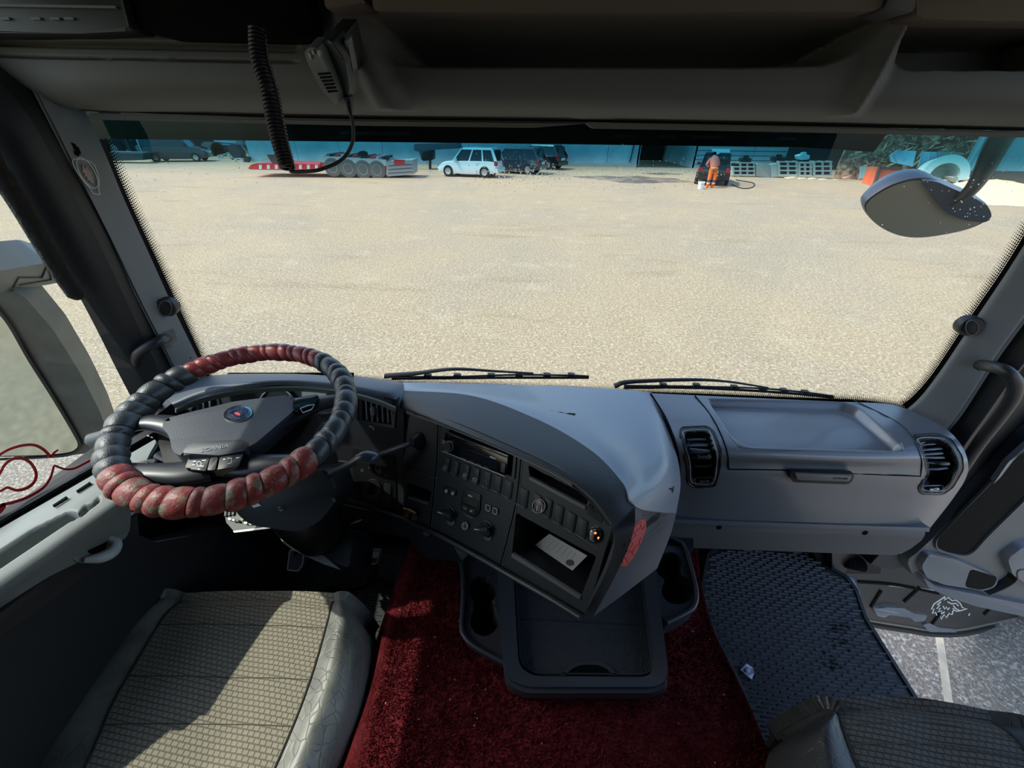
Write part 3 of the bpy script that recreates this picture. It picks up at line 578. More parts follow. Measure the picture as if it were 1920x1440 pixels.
def kr(pts, h0, h1, m, nm, par=None, bev=.0008, **k): return slab(nm, K, pts, h0, h1, m, par or db, bev=bev, **k)
for q in ([(831, 772), (815, 850), (806, 1000)], ): pass
for q in ([(822, 790), (818, 880), (806, 995)], [(978, 850), (967, 945), (938, 1062)], [(818, 880), (900, 915), (964, 943), (1060, 990), (1128, 1036)], [(764, 878), (816, 896)], [(1150, 985), (1158, 1012), (1150, 1045), (1100, 1148)]):
    ribbon('panel_gap', K, q, 2.0, .0, .0008, pl_void, db, n=16); ribbon('panel_edge', K, [(x+2.5, y+1) for x, y in q], 1.0, .0, .0012, pl_grey, db, n=16)
# radio
rad = kr([(838, 806), (955, 853), (950, 892), (831, 845)], -.012, .004, pl_gloss, 'radio')
kr([(838, 808), (845, 811), (852, 815), (955, 856), (955, 858.5), (850, 817.5), (845, 820), (842, 814)], .004, .0052, chrome, 'silver_strip', rad, 0)
disc('volume_knob', K, 845.5, 836, .0115, .004, .011, pl_dark, rad); ring('knob_ring', K, ell(845.5, 836, 9.5, 10.5), ell(845.5, 836, 8.3, 9.3), .005, .009, pl_grey, rad)
kr([(866, 836), (936, 864), (933, 880), (864, 852)], .004, .0046, mat('radio_display', S(22, 25, 32), .1), 'display', rad, 0)
kr([(922, 854), (933, 858.5), (932, 860.5), (921, 856)], .0046, .0052, mark, 'display_print', rad, 0)
for i in range(4): x = 862+i*14; kr([(x+6, 856+i*5.6), (x+15, 859.7+i*5.6), (x+14.6, 861.7+i*5.6), (x+5.6, 858+i*5.6)], .004, .0052, pl_dark, 'preset_button', rad, 0)
kr([(832, 824), (838, 826), (837, 833), (832, 831)], .004, .006, pl_grey, 'source_button', rad); kr([(943, 866), (951, 869), (949, 886), (941, 883)], .004, .006, pl_dark, 'side_button', rad)
ring('radio_bezel', K, [(842, 798), (970, 848), (966, 898), (831, 843)], [(845, 803), (965, 850), (961, 893), (836, 842)], -.002, .003, pl_face, rad)
kr([(831, 844), (950, 892), (950, 893.4), (831, 845.4)], .003, .0044, mark, 'lower_strip', rad, 0)
# rocker switches
def rocker(x, y, w, h, icon, sk=-4, blank=False, dy=None):
    dy = w*.40 if dy is None else dy
    q = lambda m: [(x+m-sk*0, y+m*.8), (x+w-m, y+dy+m*.3), (x+w+sk-m, y+h+dy-m), (x+sk+m, y+h-m*.6)]
    s = kr(rnd(q(0), 3), -.004, .0016, pl_black, 'rocker_switch', None, .0006)
    kr(rnd(q(1.6), 3), .0016, .0042 if not blank else .0028, pl_face if blank else pl_dark, 'switch_cap', s, .001)
    kr([(x+sk+2, y+h-3), (x+w+sk-3, y+h+dy-3.5), (x+w+sk-3, y+h+dy-1.8), (x+sk+2, y+h-1.3)], .003, .005, pl_grey, 'switch_lip', s, 0)
    cx, cy = x+w/2+sk*.7, y+h*.72+dy*.5
    if icon == 1: kr(ell(cx, cy, 4, 4.4), .0042, .0047, markd, 'switch_icon', s, 0)
    if icon == 2: ribbon('switch_icon', K, [(cx-3, cy-3), (cx+3, cy-1), (cx+2.5, cy+4), (cx-3, cy+2), (cx-3, cy-3)], 1.2, .0042, .0047, mark, s)
    if icon == 3: ribbon('switch_icon', K, [(cx-3, cy+3), (cx-2, cy-5), (cx+3, cy-4), (cx+3, cy+3)], 1.0, .0042, .0047, markd, s)
for i, (x, y, ic) in enumerate([(832, 853, 1), (849, 859, 3), (869, 866, 1), (888, 873, 2), (907, 880, 3), (927, 888, 0), (947, 897, 0)]): rocker(x, y, 15 if i < 4 else 16, 28+i*.8, ic, blank=i > 3)
for i, (x, y, w) in enumerate([(975, 911, 18), (1001, 922, 16), (1023, 931, 15), (1042, 943, 17), (1064, 956, 18), (1086, 968, 18)]): rocker(x, y, w, 34, 0, sk=-5, blank=True, dy=w*.5)
# round badge, emblem, socket
bd = disc('round_badge', K, 1014, 947, .0115, .003, .0065, mat('badge_print', S(112, 84, 74), .35, var=(S(60, 56, 66), 120, .4, .6)), db, seg=28)
ring('badge_rim', K, ell(1014, 947, 12.5, 13.5, 20), ell(1014, 947, 11, 12, 20), .003, .0075, steel, bd)
for i in range(4): ribbon('badge_figure', K, [(1007+i*4.2, 944+i*1.6), (1006+i*4.2, 955+i*1.4)], 1.6, .0066, .0072, mark if i % 2 else markd, bd)
kr(rnd([(1108, 925), (1135, 952), (1128, 981), (1101, 964)], 4), 0, .0012, pl_black, 'emblem_plate', None, 0)
em = T('winged_emblem', 'tiny silver winged emblem stuck at the top right of the console', 'badge', K.at(1117, 952, .003)); 
ribbon('emblem_wing', K, [(1106, 944), (1109, 951), (1114, 957), (1121, 957), (1127, 954)], [1, 3, 3, 3, 1], .0012, .0026, chrome, em, n=20)
ribbon('emblem_loop', K, [(1112, 946), (1115, 942), (1121, 945), (1121, 951), (1115, 953), (1111, 949)], 1.8, .0012, .0026, chrome, em, n=24, closed=True)
so = disc('power_socket', K, 1117, 1002, .0135, -.001, .003, pl_gloss, db); ring('socket_ring', K, ell(1117, 1002, 13, 15, 15), ell(1117, 1002, 10, 12, 15), .001, .005, chrome, so)
slab('socket_tongue', K, rnd([(1110, 992), (1117, 994), (1116, 1012), (1109, 1010)], 2), .003, .008, steel, so, bev=.0006)
for x, y in ((1118.5, 998), (1124, 1007)): disc('socket_light', K, x, y, .0016, .003, .0055, red_led, so, seg=10)
# cubby ledges and grip mesh
for q in ([(962, 1036), (1090, 1117), (1089, 1123), (960, 1043)], [(994, 893), (1100, 949), (1098, 955), (994, 899)], [(767, 929), (805, 942), (804, 947), (767, 934)]): kr(q, -.004, .0035, pl_grey, 'cubby_lip', None, .0008)
# climate panel
def knob(px, py, r, a):
    k = disc('climate_knob', K, px, py, r, 0, .010, pl_black, db, seg=28)
    lathe('knob_skirt', K.at(px, py), K.n, [(r*1.25, .0), (r*1.2, .003), (r*1.02, .004)], pl_dark, k, 28)
    c, s = math.cos(a), math.sin(a); q = lambda u, v: (px+u*c*10-v*s*10, py-4+u*s*10+v*c*10)
    slab('knob_grip', K, rnd([q(-1.25, -.32), q(1.2, -.32), q(1.2, .32), q(-1.25, .32)], 3), .010, .022, pl_dark, k, bev=.0015)
    slab('knob_pointer', K, [q(-1.2, -.14), q(-.3, -.1), q(-.3, .02), q(-1.2, .0)], .022, .0226, whitep, k)
    slab('knob_foot', K, rnd([(px-9, py+10), (px+11, py+14), (px+7, py+22), (px-1, py+22)], 5), .001, .003, mat('foot_grey', S(90, 94, 94), .5), k, bev=.0008)
    return k
k1 = knob(845, 963, .0165, .35); k2 = knob(914, 991, .0165, .05)
for k, cx, cy, n0, n1 in ((k1, 845, 961, -3.0, .2), (k2, 914, 988, -3.3, .3)):
    for i in range(9): t = n0+(n1-n0)*i/8; disc('dial_mark', K, cx+20*math.cos(t), cy+20*math.sin(t), .0011, 0, .0008, markd, k, seg=6, bev=0)
cd = kr(rnd([(869, 912), (903, 927), (901, 958), (893, 970), (865, 955), (867, 930)], 4), 0, .003, pl_black, 'climate_display')
kr(rnd([(871, 927), (899, 939), (897, 952), (870, 940)], 1.5), .003, .0036, mat('lcd_olive', S(58, 62, 56), .25), 'lcd', cd, 0); kr([(880, 926), (888, 929.5), (887, 932), (879, 928.5)], .003, .0036, mark, 'print', cd, 0)
kr(rnd([(869, 944), (881, 949), (879, 959), (867, 953)], 1.5), .003, .005, pl_dark, 'minus_button', cd); kr(rnd([(882, 950), (895, 955), (892, 964), (880, 959)], 1.5), .003, .005, pl_dark, 'plus_button', cd)
kr([(872, 950.5), (877, 952.5), (877, 954), (872, 952)], .005, .0055, mark, 'minus_sign', cd, 0); kr(ell(886, 957, 2, 2), .005, .0055, mark, 'plus_sign', cd, 0)
kr(rnd([(872, 962), (889, 970), (888, 973), (873, 966)], 1.5), .0, .002, pl_grey, 'panel_tab', None)
ab = kr(rnd([(834, 910), (857, 918), (855, 930), (832, 922)], 2), 0, .003, pl_black, 'heater_buttons')
for x, y in ((838.5, 920), (850.5, 924.5)): kr(ell(x, y, 3, 3.6), .003, .0036, mark, 'heater_icon', ab, 0)
for x, y in ((917, 951), (930, 957)):
    b_ = kr(rnd([(x-5, y-8), (x+5, y-4), (x+5, y+5), (x+1, y+8), (x-4, y+5)], 3), 0, .003, pl_dark, 'air_button', None)
    ribbon('button_outline', K, [(x-4, y-6), (x+4, y-3), (x+4, y+4), (x+1, y+7), (x-4, y+4)], 1.4, .003, .0036, mark, b_, closed=True)
hz = kr(ell(874, 985, 7, 8), 0, .004, pl_dark, 'recirculation_button', None); ribbon('button_outline', K, ell(874, 985, 5.4, 6.6), 1.5, .004, .0046, mark, hz, closed=True); ribbon('button_icon', K, [(871, 980), (877, 984), (878, 990), (872, 989)], 1.3, .004, .0046, mark, hz, closed=True)
# lower edge bead, underside, lower column
edge = [(640, 930), (700, 948), (757, 970), (830, 1003), (905, 1044), (975, 1084), (1040, 1121), (1092, 1153)]
K2 = Pl(K.at(757, 860), (-.10, -.90, .30)); 
# ---- left part behind the wheel: panel with vents, cluster, light switches
# ---- instrument hood
hr = [[(300, 742, -.60), (385, 706, -.60), (520, 699, -.60), (640, 702, -.605), (735, 714, -.61), (757, 718, -.61)],
      [(312, 748, -.575), (390, 714, -.565), (520, 704, -.56), (640, 708, -.57), (735, 720, -.585), (757, 725, -.60)],
      [(322, 757, -.57), (392, 728, -.55), (520, 713, -.545), (640, 720, -.555), (722, 736, -.575), (757, 742, -.60)],
      [(328, 766, -.585), (396, 742, -.565), (520, 722, -.56), (640, 732, -.57), (716, 750, -.595), (757, 768, -.622)]]
patch('instrument_hood', [[Z(*p) for p in r] for r in hr], 60, 30, mat('dash_plastic_dim', S(92, 98, 108), .5, spec=.5), db, thick=.006)  # darker copy of the dash plastic, toning down the sky light on it
lipc = [(330, 768), (396, 744), (470, 731), (560, 727), (640, 735), (700, 749), (740, 765)]
patch('hood_lip', [[Z(x, y, -.585+.015*math.sin(i/6*3.1)) for i, (x, y) in enumerate(lipc)], [Z(x, y+7, -.602) for x, y in lipc]], 30, 6, mat('lip_green_grey', S(104, 112, 108), .45), db, thick=.005)
CL = Pl(K2.at(560, 760)+K2.n*0, K2.n)
patch('cluster_panel', [[K2.at(*q) for q in ((270, 765), (430, 742), (600, 738), (757, 768))], [K2.at(x, 820, 0) for x in (270, 430, 600, 757)], [K2.at(x, 900, 0) for x in (270, 430, 600, 757)]]+[[K2.at(270, 960), K2.at(430, 960), K2.at(600, 940), K2.at(757, 972)]], 120, 100, pl_face, db, feats=[(rnd([(428, 690), (660, 690), (660, 790), (440, 800)], 10), .05, 6), (rnd([(672, 738), (742, 748), (738, 802), (672, 792)], 5), .025, 3), (rnd([(300, 735), (408, 722), (416, 800), (300, 800)], 5), .025, 3)], thick=.004)
tube('lower_bead', [K.at(x, y, .008) if x >= 757 else K2.at(x, y, .008) for x, y in edge], .0065, pl_dark, db, seg=8, n=50)
patch('underside', [[(K.at(x, y, -.005) if x >= 757 else K2.at(x, y, -.005)) for x, y in edge], [(K.at(x, y, -.005) if x >= 757 else K2.at(x, y, -.005))+np.array((.05, .16, -.02)) for x, y in edge]], 20, 4, pl_black, db, thick=.004)
def vent(pl, outer, xs, ytop, ybot, par, nm='air_vent', tab=None, m=pl_dark):
    inner = shrink(outer, .86, .84); v = ring(nm, pl, outer, inner, -.02, .003, pl_face, par, hi=.0)
    for i, x in enumerate(xs): slab('vane', pl, [(x, ytop(x)), (x+3, ytop(x)), (x+5.5, ybot(x)), (x+2.5, ybot(x))], -.020, -.002, m, v)
    if tab: slab('vane_tab', pl, rnd(tab, 2), -.002, .008, pl_grey, v, bev=.001)
    return v
vent(K2, [(674, 738), (744, 748), (740, 802), (674, 792)], [683, 693, 703, 713, 723, 731], lambda x: 745+(x-674)*.14, lambda x: 787+(x-674)*.14, db, tab=[(696, 762), (703, 763), (704, 778), (697, 777)], m=pl_grey)
vent(K2, [(318, 738), (408, 726), (420, 790), (330, 800)], [330, 342, 353, 365, 377, 389], lambda x: 740-(x-330)*.1, lambda x: 792-(x-330)*.1, db, tab=[(352, 742), (361, 740), (366, 764), (357, 768)], m=steel)
CI = K2.off(-.05)
ic = slab('instrument_face', CI, [(425, 700), (660, 700), (660, 792), (425, 800)], -.01, -.002, pl_void, db)
def dial(px, py, r, tag_=None):
    ring('gauge_rim', CI, ell(px, py, r, r*.92, 0, 36), ell(px, py, r-2.2, (r-2.2)*.92, 0, 36), -.002, .010, steel, ic)
    for i in range(17):
        t = math.radians(150+i*15); ribbon('gauge_tick', CI, [(px+(r-5)*math.cos(t), py+(r-5)*.92*math.sin(t)), (px+(r-9)*math.cos(t), py+(r-9)*.92*math.sin(t))], 1.1, -.002, -.0012, markd, ic)
dial(523, 757, 34); text('gauge_number', '20', CI, (538, 746), (546, 747), .008, -.0015, mark, ic)
slab('gauge_glare', CI, [(500, 742), (519, 738), (532, 762), (506, 764)], -.0018, -.001, mat('glare_grey', S(74, 80, 80), .3), ic)  # glare on the dial drawn as a pale patch
ds = slab('info_display', CI, [(566, 727), (617, 733), (616, 758), (566, 754)], -.002, .006, mat('display_frame', S(60, 62, 62), .4), ic)
slab('display_screen', CI, [(569, 730), (614, 735), (613, 756), (569, 752)], .006, .007, mat('lcd_pale', S(166, 176, 168), .25), ds) if False else slab('display_screen', CI, [(569, 730), (614, 735), (613, 756), (569, 752)], .006, .007, mat('lcd_pale', S(176, 188, 180), .2, emit=(S(150, 165, 158), .18)), ic)
# light switch block right of the column, with markings
lb = slab('light_switch_panel', K2, rnd([(662, 838), (742, 856), (744, 950), (664, 930)], 5), 0, .003, pl_black, db, bev=.001)
ring('rotary_dial', K2, ell(700, 916, 17, 19), ell(700, 916, 9, 10), .003, .008, pl_dark, lb); 
for x, y in ((680, 881), (695, 875), (724, 891), (691, 922), (712, 921), (725, 925)): ribbon('panel_icon', K2, ell(x, y, 2.4, 2.4), 1.0, .003, .0036, markd, lb, closed=True)
ribbon('panel_icon', K2, [(706, 871), (714, 873), (714, 884), (706, 882)], 1.2, .003, .0036, mark, lb, closed=True); ribbon('panel_icon', K2, ell(712, 884, 3, 3), 1.1, .003, .0036, mark, lb, closed=True)
ribbon('panel_icon', K2, [(692, 799), (699, 801), (701, 806)], 1.4, .0, .001, mark, db)
slab('switch_cover', K2, rnd([(722, 904), (735, 908), (733, 940), (720, 936)], 2), .003, .006, pl_dark, lb, bev=.0008)
# ignition / key block and printed label lines
for i in range(2): ribbon('printed_label', K2, [(634, 864+i*6), (656, 866+i*6)], 1.2, 0, .001, markd, db)
# trailer brake lever
lv = T('brake_lever', 'short dark lever with a bright chrome tip sticking out of the console', 'lever', K.at(790, 830))
lathe('lever_boot', K.at(788, 826, .0), K.n, [(.024, -.004), (.022, .008), (.014, .020), (.010, .026)], pl_black, lv)
pts = [K.at(788, 826, .0), K.at(775, 832, .035), K.at(752, 842, .060), K.at(740, 847, .066)]
tube('lever_stem', pts, [.008, .009, .009, .009], mat('lever_blue', S(64, 70, 84), .35), lv, n=16, flat=.6)
tube('lever_tip', [K.at(748, 844, .063), K.at(735, 849, .068), K.at(724, 858, .064), K.at(722, 863, .06)], [.0098, .0095, .008, .004], chrome, lv, n=12, flat=.55)
# bear ornament
be = T('bear_figurine', 'small gold coloured walking bear figurine on the console ledge', 'figurine', K.at(777, 968, .012)); gold = mat('gold', S(160, 126, 84), .3, .9)
bp = K; 
tube('bear_body', [bp.at(767, 955, .012), bp.at(772, 954, .012), bp.at(780, 957, .012), bp.at(788, 961, .012)], [.004, .0068, .0064, .005], gold, be, n=12)
tube('bear_head', [bp.at(769, 953, .012), bp.at(764, 951, .013), bp.at(760.5, 953, .014)], [.0045, .0038, .0016], gold, be, n=8)
for a, b in ((768, 957), (772, 958), (784, 963), (789, 963)): tube('bear_leg', [bp.at(a, b, .012), bp.at(a-1, b+5, .012), bp.at(a-2, b+9, .012)], [.0028, .0022, .0024], gold, be, n=6)
for x, y in ((764, 949), (767, 950)): tube('bear_ear', [bp.at(x, y+1, .013), bp.at(x, y-1, .013)], [.0016, .001], gold, be)
# paper slip inside the big cubby
Pp = K.off(-.06); pa = T('paper_slip', 'printed paper slip with a round stamp lying in the open console cubby', 'paper', Pp.at(1050, 1040))
Pq = pl3(Pp.at(1004, 1020), Pp.at(1040, 1000, .02), Pp.at(1073, 1070, .045))
slab('sheet', Pq, [(1003, 1022), (1030, 1001), (1101, 1042), (1073, 1070)], -.0006, 0, mat('paper', S(128, 126, 123), .7), pa)  # white paper toned grey to carry the shade of the cubby
for i in range(6): ribbon('text_line', Pq, [(1040+i*8, 1013+i*4.6), (1024+i*9.4, 1027+i*4.8)], .8, 0, .0003, markd, pa)
slab('stamp', Pq, ell(1069, 1055, 8, 6, 10), 0, .0004, mat('stamp_ink', S(40, 38, 44), .7), pa)
# panel below the console left: heater socket and side duct
kn = Pl(K.at(800, 1000, -.03), (-.4, -.85, .3)); bx = slab('lower_trim', kn, rnd([(640, 945), (760, 978), (848, 1020), (868, 1055), (800, 1048), (765, 1008), (640, 985)], 4), -.05, 0, pl_dark, db, bev=.002)
disc('round_socket', kn, 801, 997, .016, 0, .004, pl_black, db); disc('socket_cap', kn, 802, 998, .009, .004, .008, pl_grey, db)
disc('screw_recess', kn, 732, 970, .006, 0, .001, pl_void, db)
slab('knee_panel', Pl((0, .90, 0), (0, -1, 0)), [(470, 900), (700, 935), (775, 985), (780, 1062), (560, 1020)], -.03, 0, pl_black, db)
# ================================================================== STEERING WHEEL
wc = np.array((-.640, .677, -.547))*.911; wa, wb = .1515, .0657; WR = .205
wn = np.array((math.sin(wb), -math.sin(wa)*math.cos(wb), math.cos(wa)*math.cos(wb))); we1 = np.array((math.cos(wb), math.sin(wa)*math.sin(wb), -math.cos(wa)*math.sin(wb))); we2 = np.cross(wn, we1)
WP = Pl(wc, wn)
def wang(px, py): p = WP.at(px, py)-wc; return math.atan2(p@we2, p@we1)
sw = T('steering_wheel', 'steering wheel in a worn red and black segmented padded leather cover', 'steering wheel', wc)
lea = mat('black_leather', S(50, 55, 60), .38, bump=(420, .55, .0012), spec=.6, var=(S(70, 74, 76), 25, .55, .8))
leab = mat('red_leather', S(142, 56, 52), .38, bump=(420, .5, .001), spec=.6, var=(S(122, 44, 42), 22, .5, .75))
leaw = mat('worn_red_leather', S(128, 50, 46), .45, bump=(200, .8, .0014), var=(S(112, 98, 80), 75, .54, .58))
def seg_mesh(nm, a0, a1, m, r=.0215, bulge=.0042):
    V = []; F = []; nu, nr = 9, 16
    for i in range(nu):
        t = i/(nu-1); a = a0+(a1-a0)*t; rr_ = r-.0035+bulge*(math.sin(math.pi*min(max(t, .02), .98))**.45)
        for j in range(nr):
            w_ = 2*math.pi*j/nr; aa = a+.10*math.sin(w_)*0.35*(1)      # the wrap runs slightly slanted
            rad_ = math.cos(aa)*we1+math.sin(aa)*we2; V.append(wc+rad_*(WR+rr_*math.cos(w_))+wn*rr_*math.sin(w_))
    for i in range(nu-1):
        for j in range(nr): F.append((i*nr+j, i*nr+(j+1) % nr, (i+1)*nr+(j+1) % nr, (i+1)*nr+j))
    F += [tuple(range(nr))[::-1], tuple((nu-1)*nr+j for j in range(nr))]
    return mesh(nm, V, F, m, sw, 1.0)
aTL, aTR, aBR, aBL = wang(358, 698), wang(612, 672), wang(583, 860), wang(200, 893)
secs = [(aTR, aTL, 14, leab, .0205, .004, 'red'), (aTL, aBL+2*math.pi, 10, lea, .0235, .005, 'black'), (aBL+2*math.pi, aBR+2*math.pi, 13, leaw, .0245, .0052, 'red'), (aBR, aTR, 12, lea, .0225, .0045, 'black')]
for a0, a1, n, m, r, bu, c in secs:
    while a1 < a0: a1 += 2*math.pi
    while a1-a0 > 2*math.pi: a1 -= 2*math.pi
    e = [a0+(a1-a0)*(i+(0 if i in (0, n) else .18*math.sin(i*2.4)))/n for i in range(n+1)]
    for i in range(n):
        o = seg_mesh('cover_segment', e[i], e[i+1], m, r*(1+.05*math.sin(i*1.7)), bu); 
        o['label'] = {'red': 'red padded leather segment', 'black': 'black padded leather segment'}[c] if m is not leaw else 'worn red padded leather segment'
tube('rim_core', [wc+WR*(math.cos(t)*we1+math.sin(t)*we2) for t in np.linspace(0, 2*math.pi, 64, endpoint=False)], .016, pl_black, sw, closed=True, up=wn)
WH = WP.off(-.012)
spk_m = mat('spoke_plastic', S(46, 50, 56), .35)
def spoke(pts, rs, fl=.5): tube('spoke', pts, rs, spk_m, sw, n=20, flat=fl, seg=14, up=wn)
spoke([WH.at(245, 800, .004), WH.at(285, 796, .006), WH.at(330, 800, .0), WH.at(380, 812, -.01)], [.018, .019, .026, .040], .55)
spoke([WH.at(648, 752, .004), WH.at(612, 758, .006), WH.at(575, 765, .0), WH.at(500, 790, -.01)], [.018, .019, .026, .040], .55)
spoke([WH.at(222, 885, .0), WH.at(285, 885, -.002), WH.at(340, 882, -.008), WH.at(390, 868, -.014)], [.020, .020, .026, .032], .5)
spoke([WH.at(556, 868, .0), WH.at(505, 868, -.002), WH.at(470, 868, -.008), WH.at(430, 860, -.014)], [.020, .021, .026, .032], .5)
hub = slab('horn_pad', WH, rnd([(318, 797), (345, 789), (445, 764), (548, 751), (560, 757), (557, 780), (520, 812), (486, 842), (470, 850), (420, 856), (345, 866), (332, 856), (326, 828), (312, 812)], 9), -.035, .018, mat('horn_leather', S(58, 63, 72), .42, bump=(500, .35, .0008)), sw, bev=.011)
slab('pad_lower_lip', WH, rnd([(350, 862), (356, 849), (372, 841), (460, 836), (472, 842), (470, 856), (420, 866)], 6), .0, .0195, spk_m, sw, bev=.003)
slab('hub_back', WH.off(-.02), rnd([(290, 805), (560, 755), (600, 760), (560, 820), (500, 880), (440, 905), (340, 905), (310, 880)], 20), -.04, 0, pl_black, sw, bev=.01)
bp2 = slab('button_panel', WH, rnd([(352, 885), (362, 862), (462, 850), (460, 866), (448, 880), (400, 888)], 4), -.01, .0125, pl_gloss, sw, bev=.002)
bt = WH.off(.0125)
for q, ic in (([(358, 882), (367, 864), (394, 861), (387, 885)], 1), ([(390, 884), (396, 861), (410, 859), (405, 883)], 0), ([(409, 883), (414, 859), (457, 853), (448, 876)], 2)):
    b_ = slab('wheel_button', bt, rnd(q, 2), 0, .0035, pl_dark, bp2, bev=.0008)
for q in ([(364, 868), (370, 867)], [(362, 874), (368, 874)], [(380, 866), (388, 865)], [(378, 877), (384, 876)], [(420, 864), (424, 863)], [(444, 861), (450, 860)], [(372, 882), (377, 882)]): ribbon('button_print', bt, q, 1.8, .0035, .004, whitep, bp2)
ribbon('button_print', bt, ell(375, 872, 4, 4.5), 1.2, .0035, .004, whitep, bp2, closed=True); ribbon('button_print', bt, [(428, 862), (436, 861), (435, 870), (428, 872)], 1.3, .0035, .004, whitep, bp2)
sp2 = slab('switch_pack', WH, rnd([(556, 758), (600, 751), (602, 758), (592, 772), (560, 784), (553, 776)], 3), .0, .019, pl_gloss, sw, bev=.002)
ribbon('switch_outline', WH.off(.019), [(563, 766), (578, 760), (590, 759), (584, 768), (568, 774)], 1.6, 0, .0006, mark, sp2, closed=True)
BP = WH.off(.018)
bdg = slab('crest_badge', BP, ell(447, 777, 25, 13.5, -8), -.001, .002, mat('badge_blue', S(36, 44, 78), .25), sw, bev=.0006)
ring('badge_rim', BP, ell(447, 777, 27, 15, -8, 32), ell(447, 777, 24, 12.5, -8, 32), 0, .003, chrome, bdg)
ribbon('badge_shield', BP, [(428, 786), (424, 772), (436, 765), (458, 764), (470, 768), (466, 781), (448, 789)], 1.5, .002, .0028, chrome, bdg, closed=True)
crest('badge_griffin'.replace('griffin', 'shield'), BP, lambda u, v: (447+u*13+v*7, 778-u*3.2+v*7), bdg, chrome, mat('badge_red', S(196, 84, 84), .4), thin=.45, h=.0024)
text('raised_lettering', 'SCANIA', WH, (385, 861), (437, 851), .0085, .0195, pl_dash, sw, ext=.0010)
# ---- column, stalks
co = T('steering_column', 'dark steering column shroud with stalks below the wheel', 'steering column', (-.55, .72, -.8))
c0 = wc-wn*.05
tube('column_shroud', [c0-wn*.0, c0-wn*.08+np.array((.02, .02, 0)), Z(560, 945, -.80), Z(600, 1010, -1.02)], [.05, .085, .095, .07], pl_black, co, n=20, flat=.8, seg=20)
Cw = Pl(Z(540, 960, -.70), (0, -.75, .5))
slab('column_cover', Cw, rnd([(432, 900), (620, 880), (636, 930), (600, 978), (560, 998), (470, 985), (440, 960)], 16), -.08, .0, pl_black, co, bev=.012)
tube('indicator_stalk', [WH.at(345, 840, -.06), WH.at(305, 832, -.06), WH.at(268, 817, -.058)], [.010, .010, .011], mat('stalk_grey', S(86, 92, 92), .35), co, n=12, flat=.7, seg=12)
for x, y in ((276, 817), (283, 820)): ribbon('stalk_print', Pl(WH.at(280, 819, -.047), wn), [(x, y), (x+4, y+1)], 2, 0, .001, mark, co)
tube('wiper_stalk', [WH.at(600, 850, -.07), WH.at(640, 835, -.065), WH.at(665, 826, -.058)], [.007, .009, .012], pl_dark, co, n=12, flat=.7, seg=12)
tube('wiper_stalk_knob', [WH.at(658, 828, -.060), WH.at(675, 825, -.056), WH.at(692, 827, -.056), WH.at(697, 829, -.056)], [.012, .0155, .014, .009], mat('stalk_blue', S(58, 62, 76), .35), co, n=12, flat=.75, seg=14)
Lp = Cw.off(.001); slab('inspection_label', Lp, [(464, 940), (478, 938), (490, 948), (476, 952)], 0, .0008, whitep, co); ribbon('label_mark', Lp, [(474, 942), (480, 946)], 2, .0008, .001, markd, co)
tube('key_ring', [Cw.at(522, 952, .003), Cw.at(528, 949, .006), Cw.at(534, 954, .005), Cw.at(528, 957, .003)], .0012, steel, co, closed=True)
# lower cowl, its sunlit crescent painted on as a pale strip
cow = Pl(Z(590, 1010, -.98), (-.25, -.5, .8)); 
slab('column_cowl', cow, rnd([(516, 992), (600, 985), (650, 990), (662, 1012), (654, 1066), (600, 1040), (560, 1030), (538, 1010)], 6), -.10, 0, pl_dark, co, bev=.006)
slab('cowl_sun_crescent', cow, [(516, 990), (524, 994), (540, 1014), (556, 1026), (582, 1030), (612, 1044), (640, 1068), (610, 1058), (574, 1042), (550, 1030), (534, 1018)], .0, .006, mat('cowl_sunlit', S(150, 158, 154), .5), co)
# fuse carrier
fb = T('fuse_box', 'open fuse carrier with bare metal brackets under the steering column', 'fuse box', Z(470, 975, -.9)); Fp = Pl(Z(470, 975, -.86), (-.1, -.35, .9))
slab('fuse_plate', Fp, [(420, 960), (450, 955), (470, 974), (530, 986), (440, 998), (424, 980)], -.012, 0, mat('fuse_grey', S(128, 132, 128), .6), fb, bev=.001)
slab('bracket_strip', Fp, [(438, 996), (530, 985), (531, 988), (440, 999)], 0, .002, steel, fb)
rr = random.Random(5)
for i in range(12):
    x, y = 432+i*7.4, 972+i*1.3+rr.uniform(-3, 3); slab('fuse', Fp, [(x, y), (x+5, y+.5), (x+5, y+4), (x, y+3.5)], 0, rr.uniform(.004, .010), [steel, whitep, pl_dark, mat('fuse_yellow', S(170, 160, 90), .5)][i % 4], fb)
for i in range(3): slab('terminal', Fp, [(424+i*7, 958-i), (428+i*7, 957-i), (427+i*7, 968-i), (423+i*7, 969-i)], 0, .006, pl_dark, fb)
# ================================================================== PASSENGER DASHBOARD
pd = T('passenger_dashboard', 'grey passenger dashboard with a shallow tray, two louvred vents and glovebox', 'dashboard', (.74, .75, -.75))
R0 = [Z(1216, 737, -.612), Z(1300, 741, -.612), Z(1430, 747, -.612), Z(1570, 753, -.612), Z(1660, 757, -.612), Z(1706, 768, -.612)]
R1 = [Z(1252, 790, -.613), Z(1318, 792, -.610), Z(1440, 796, -.608), Z(1600, 800, -.608), Z(1710, 800, -.611), Z(1765, 798, -.617)]
R2 = [Z(1270, 838, -.622), Z(1345, 845, -.617), Z(1460, 848, -.615), Z(1625, 852, -.618), Z(1745, 846, -.622), Z(1798, 828, -.63)]
R3 = [Y(1272, 868, .715), Y(1350, 870, .700), Y(1470, 872, .697), Y(1632, 877, .70), Y(1752, 876, .71), Y(1814, 862, .735)]
R4 = [Y(1271, 894, .71), Y(1350, 892, .694), Y(1470, 894, .690), Y(1632, 900, .693), Y(1748, 908, .70), Y(1812, 894, .73)]
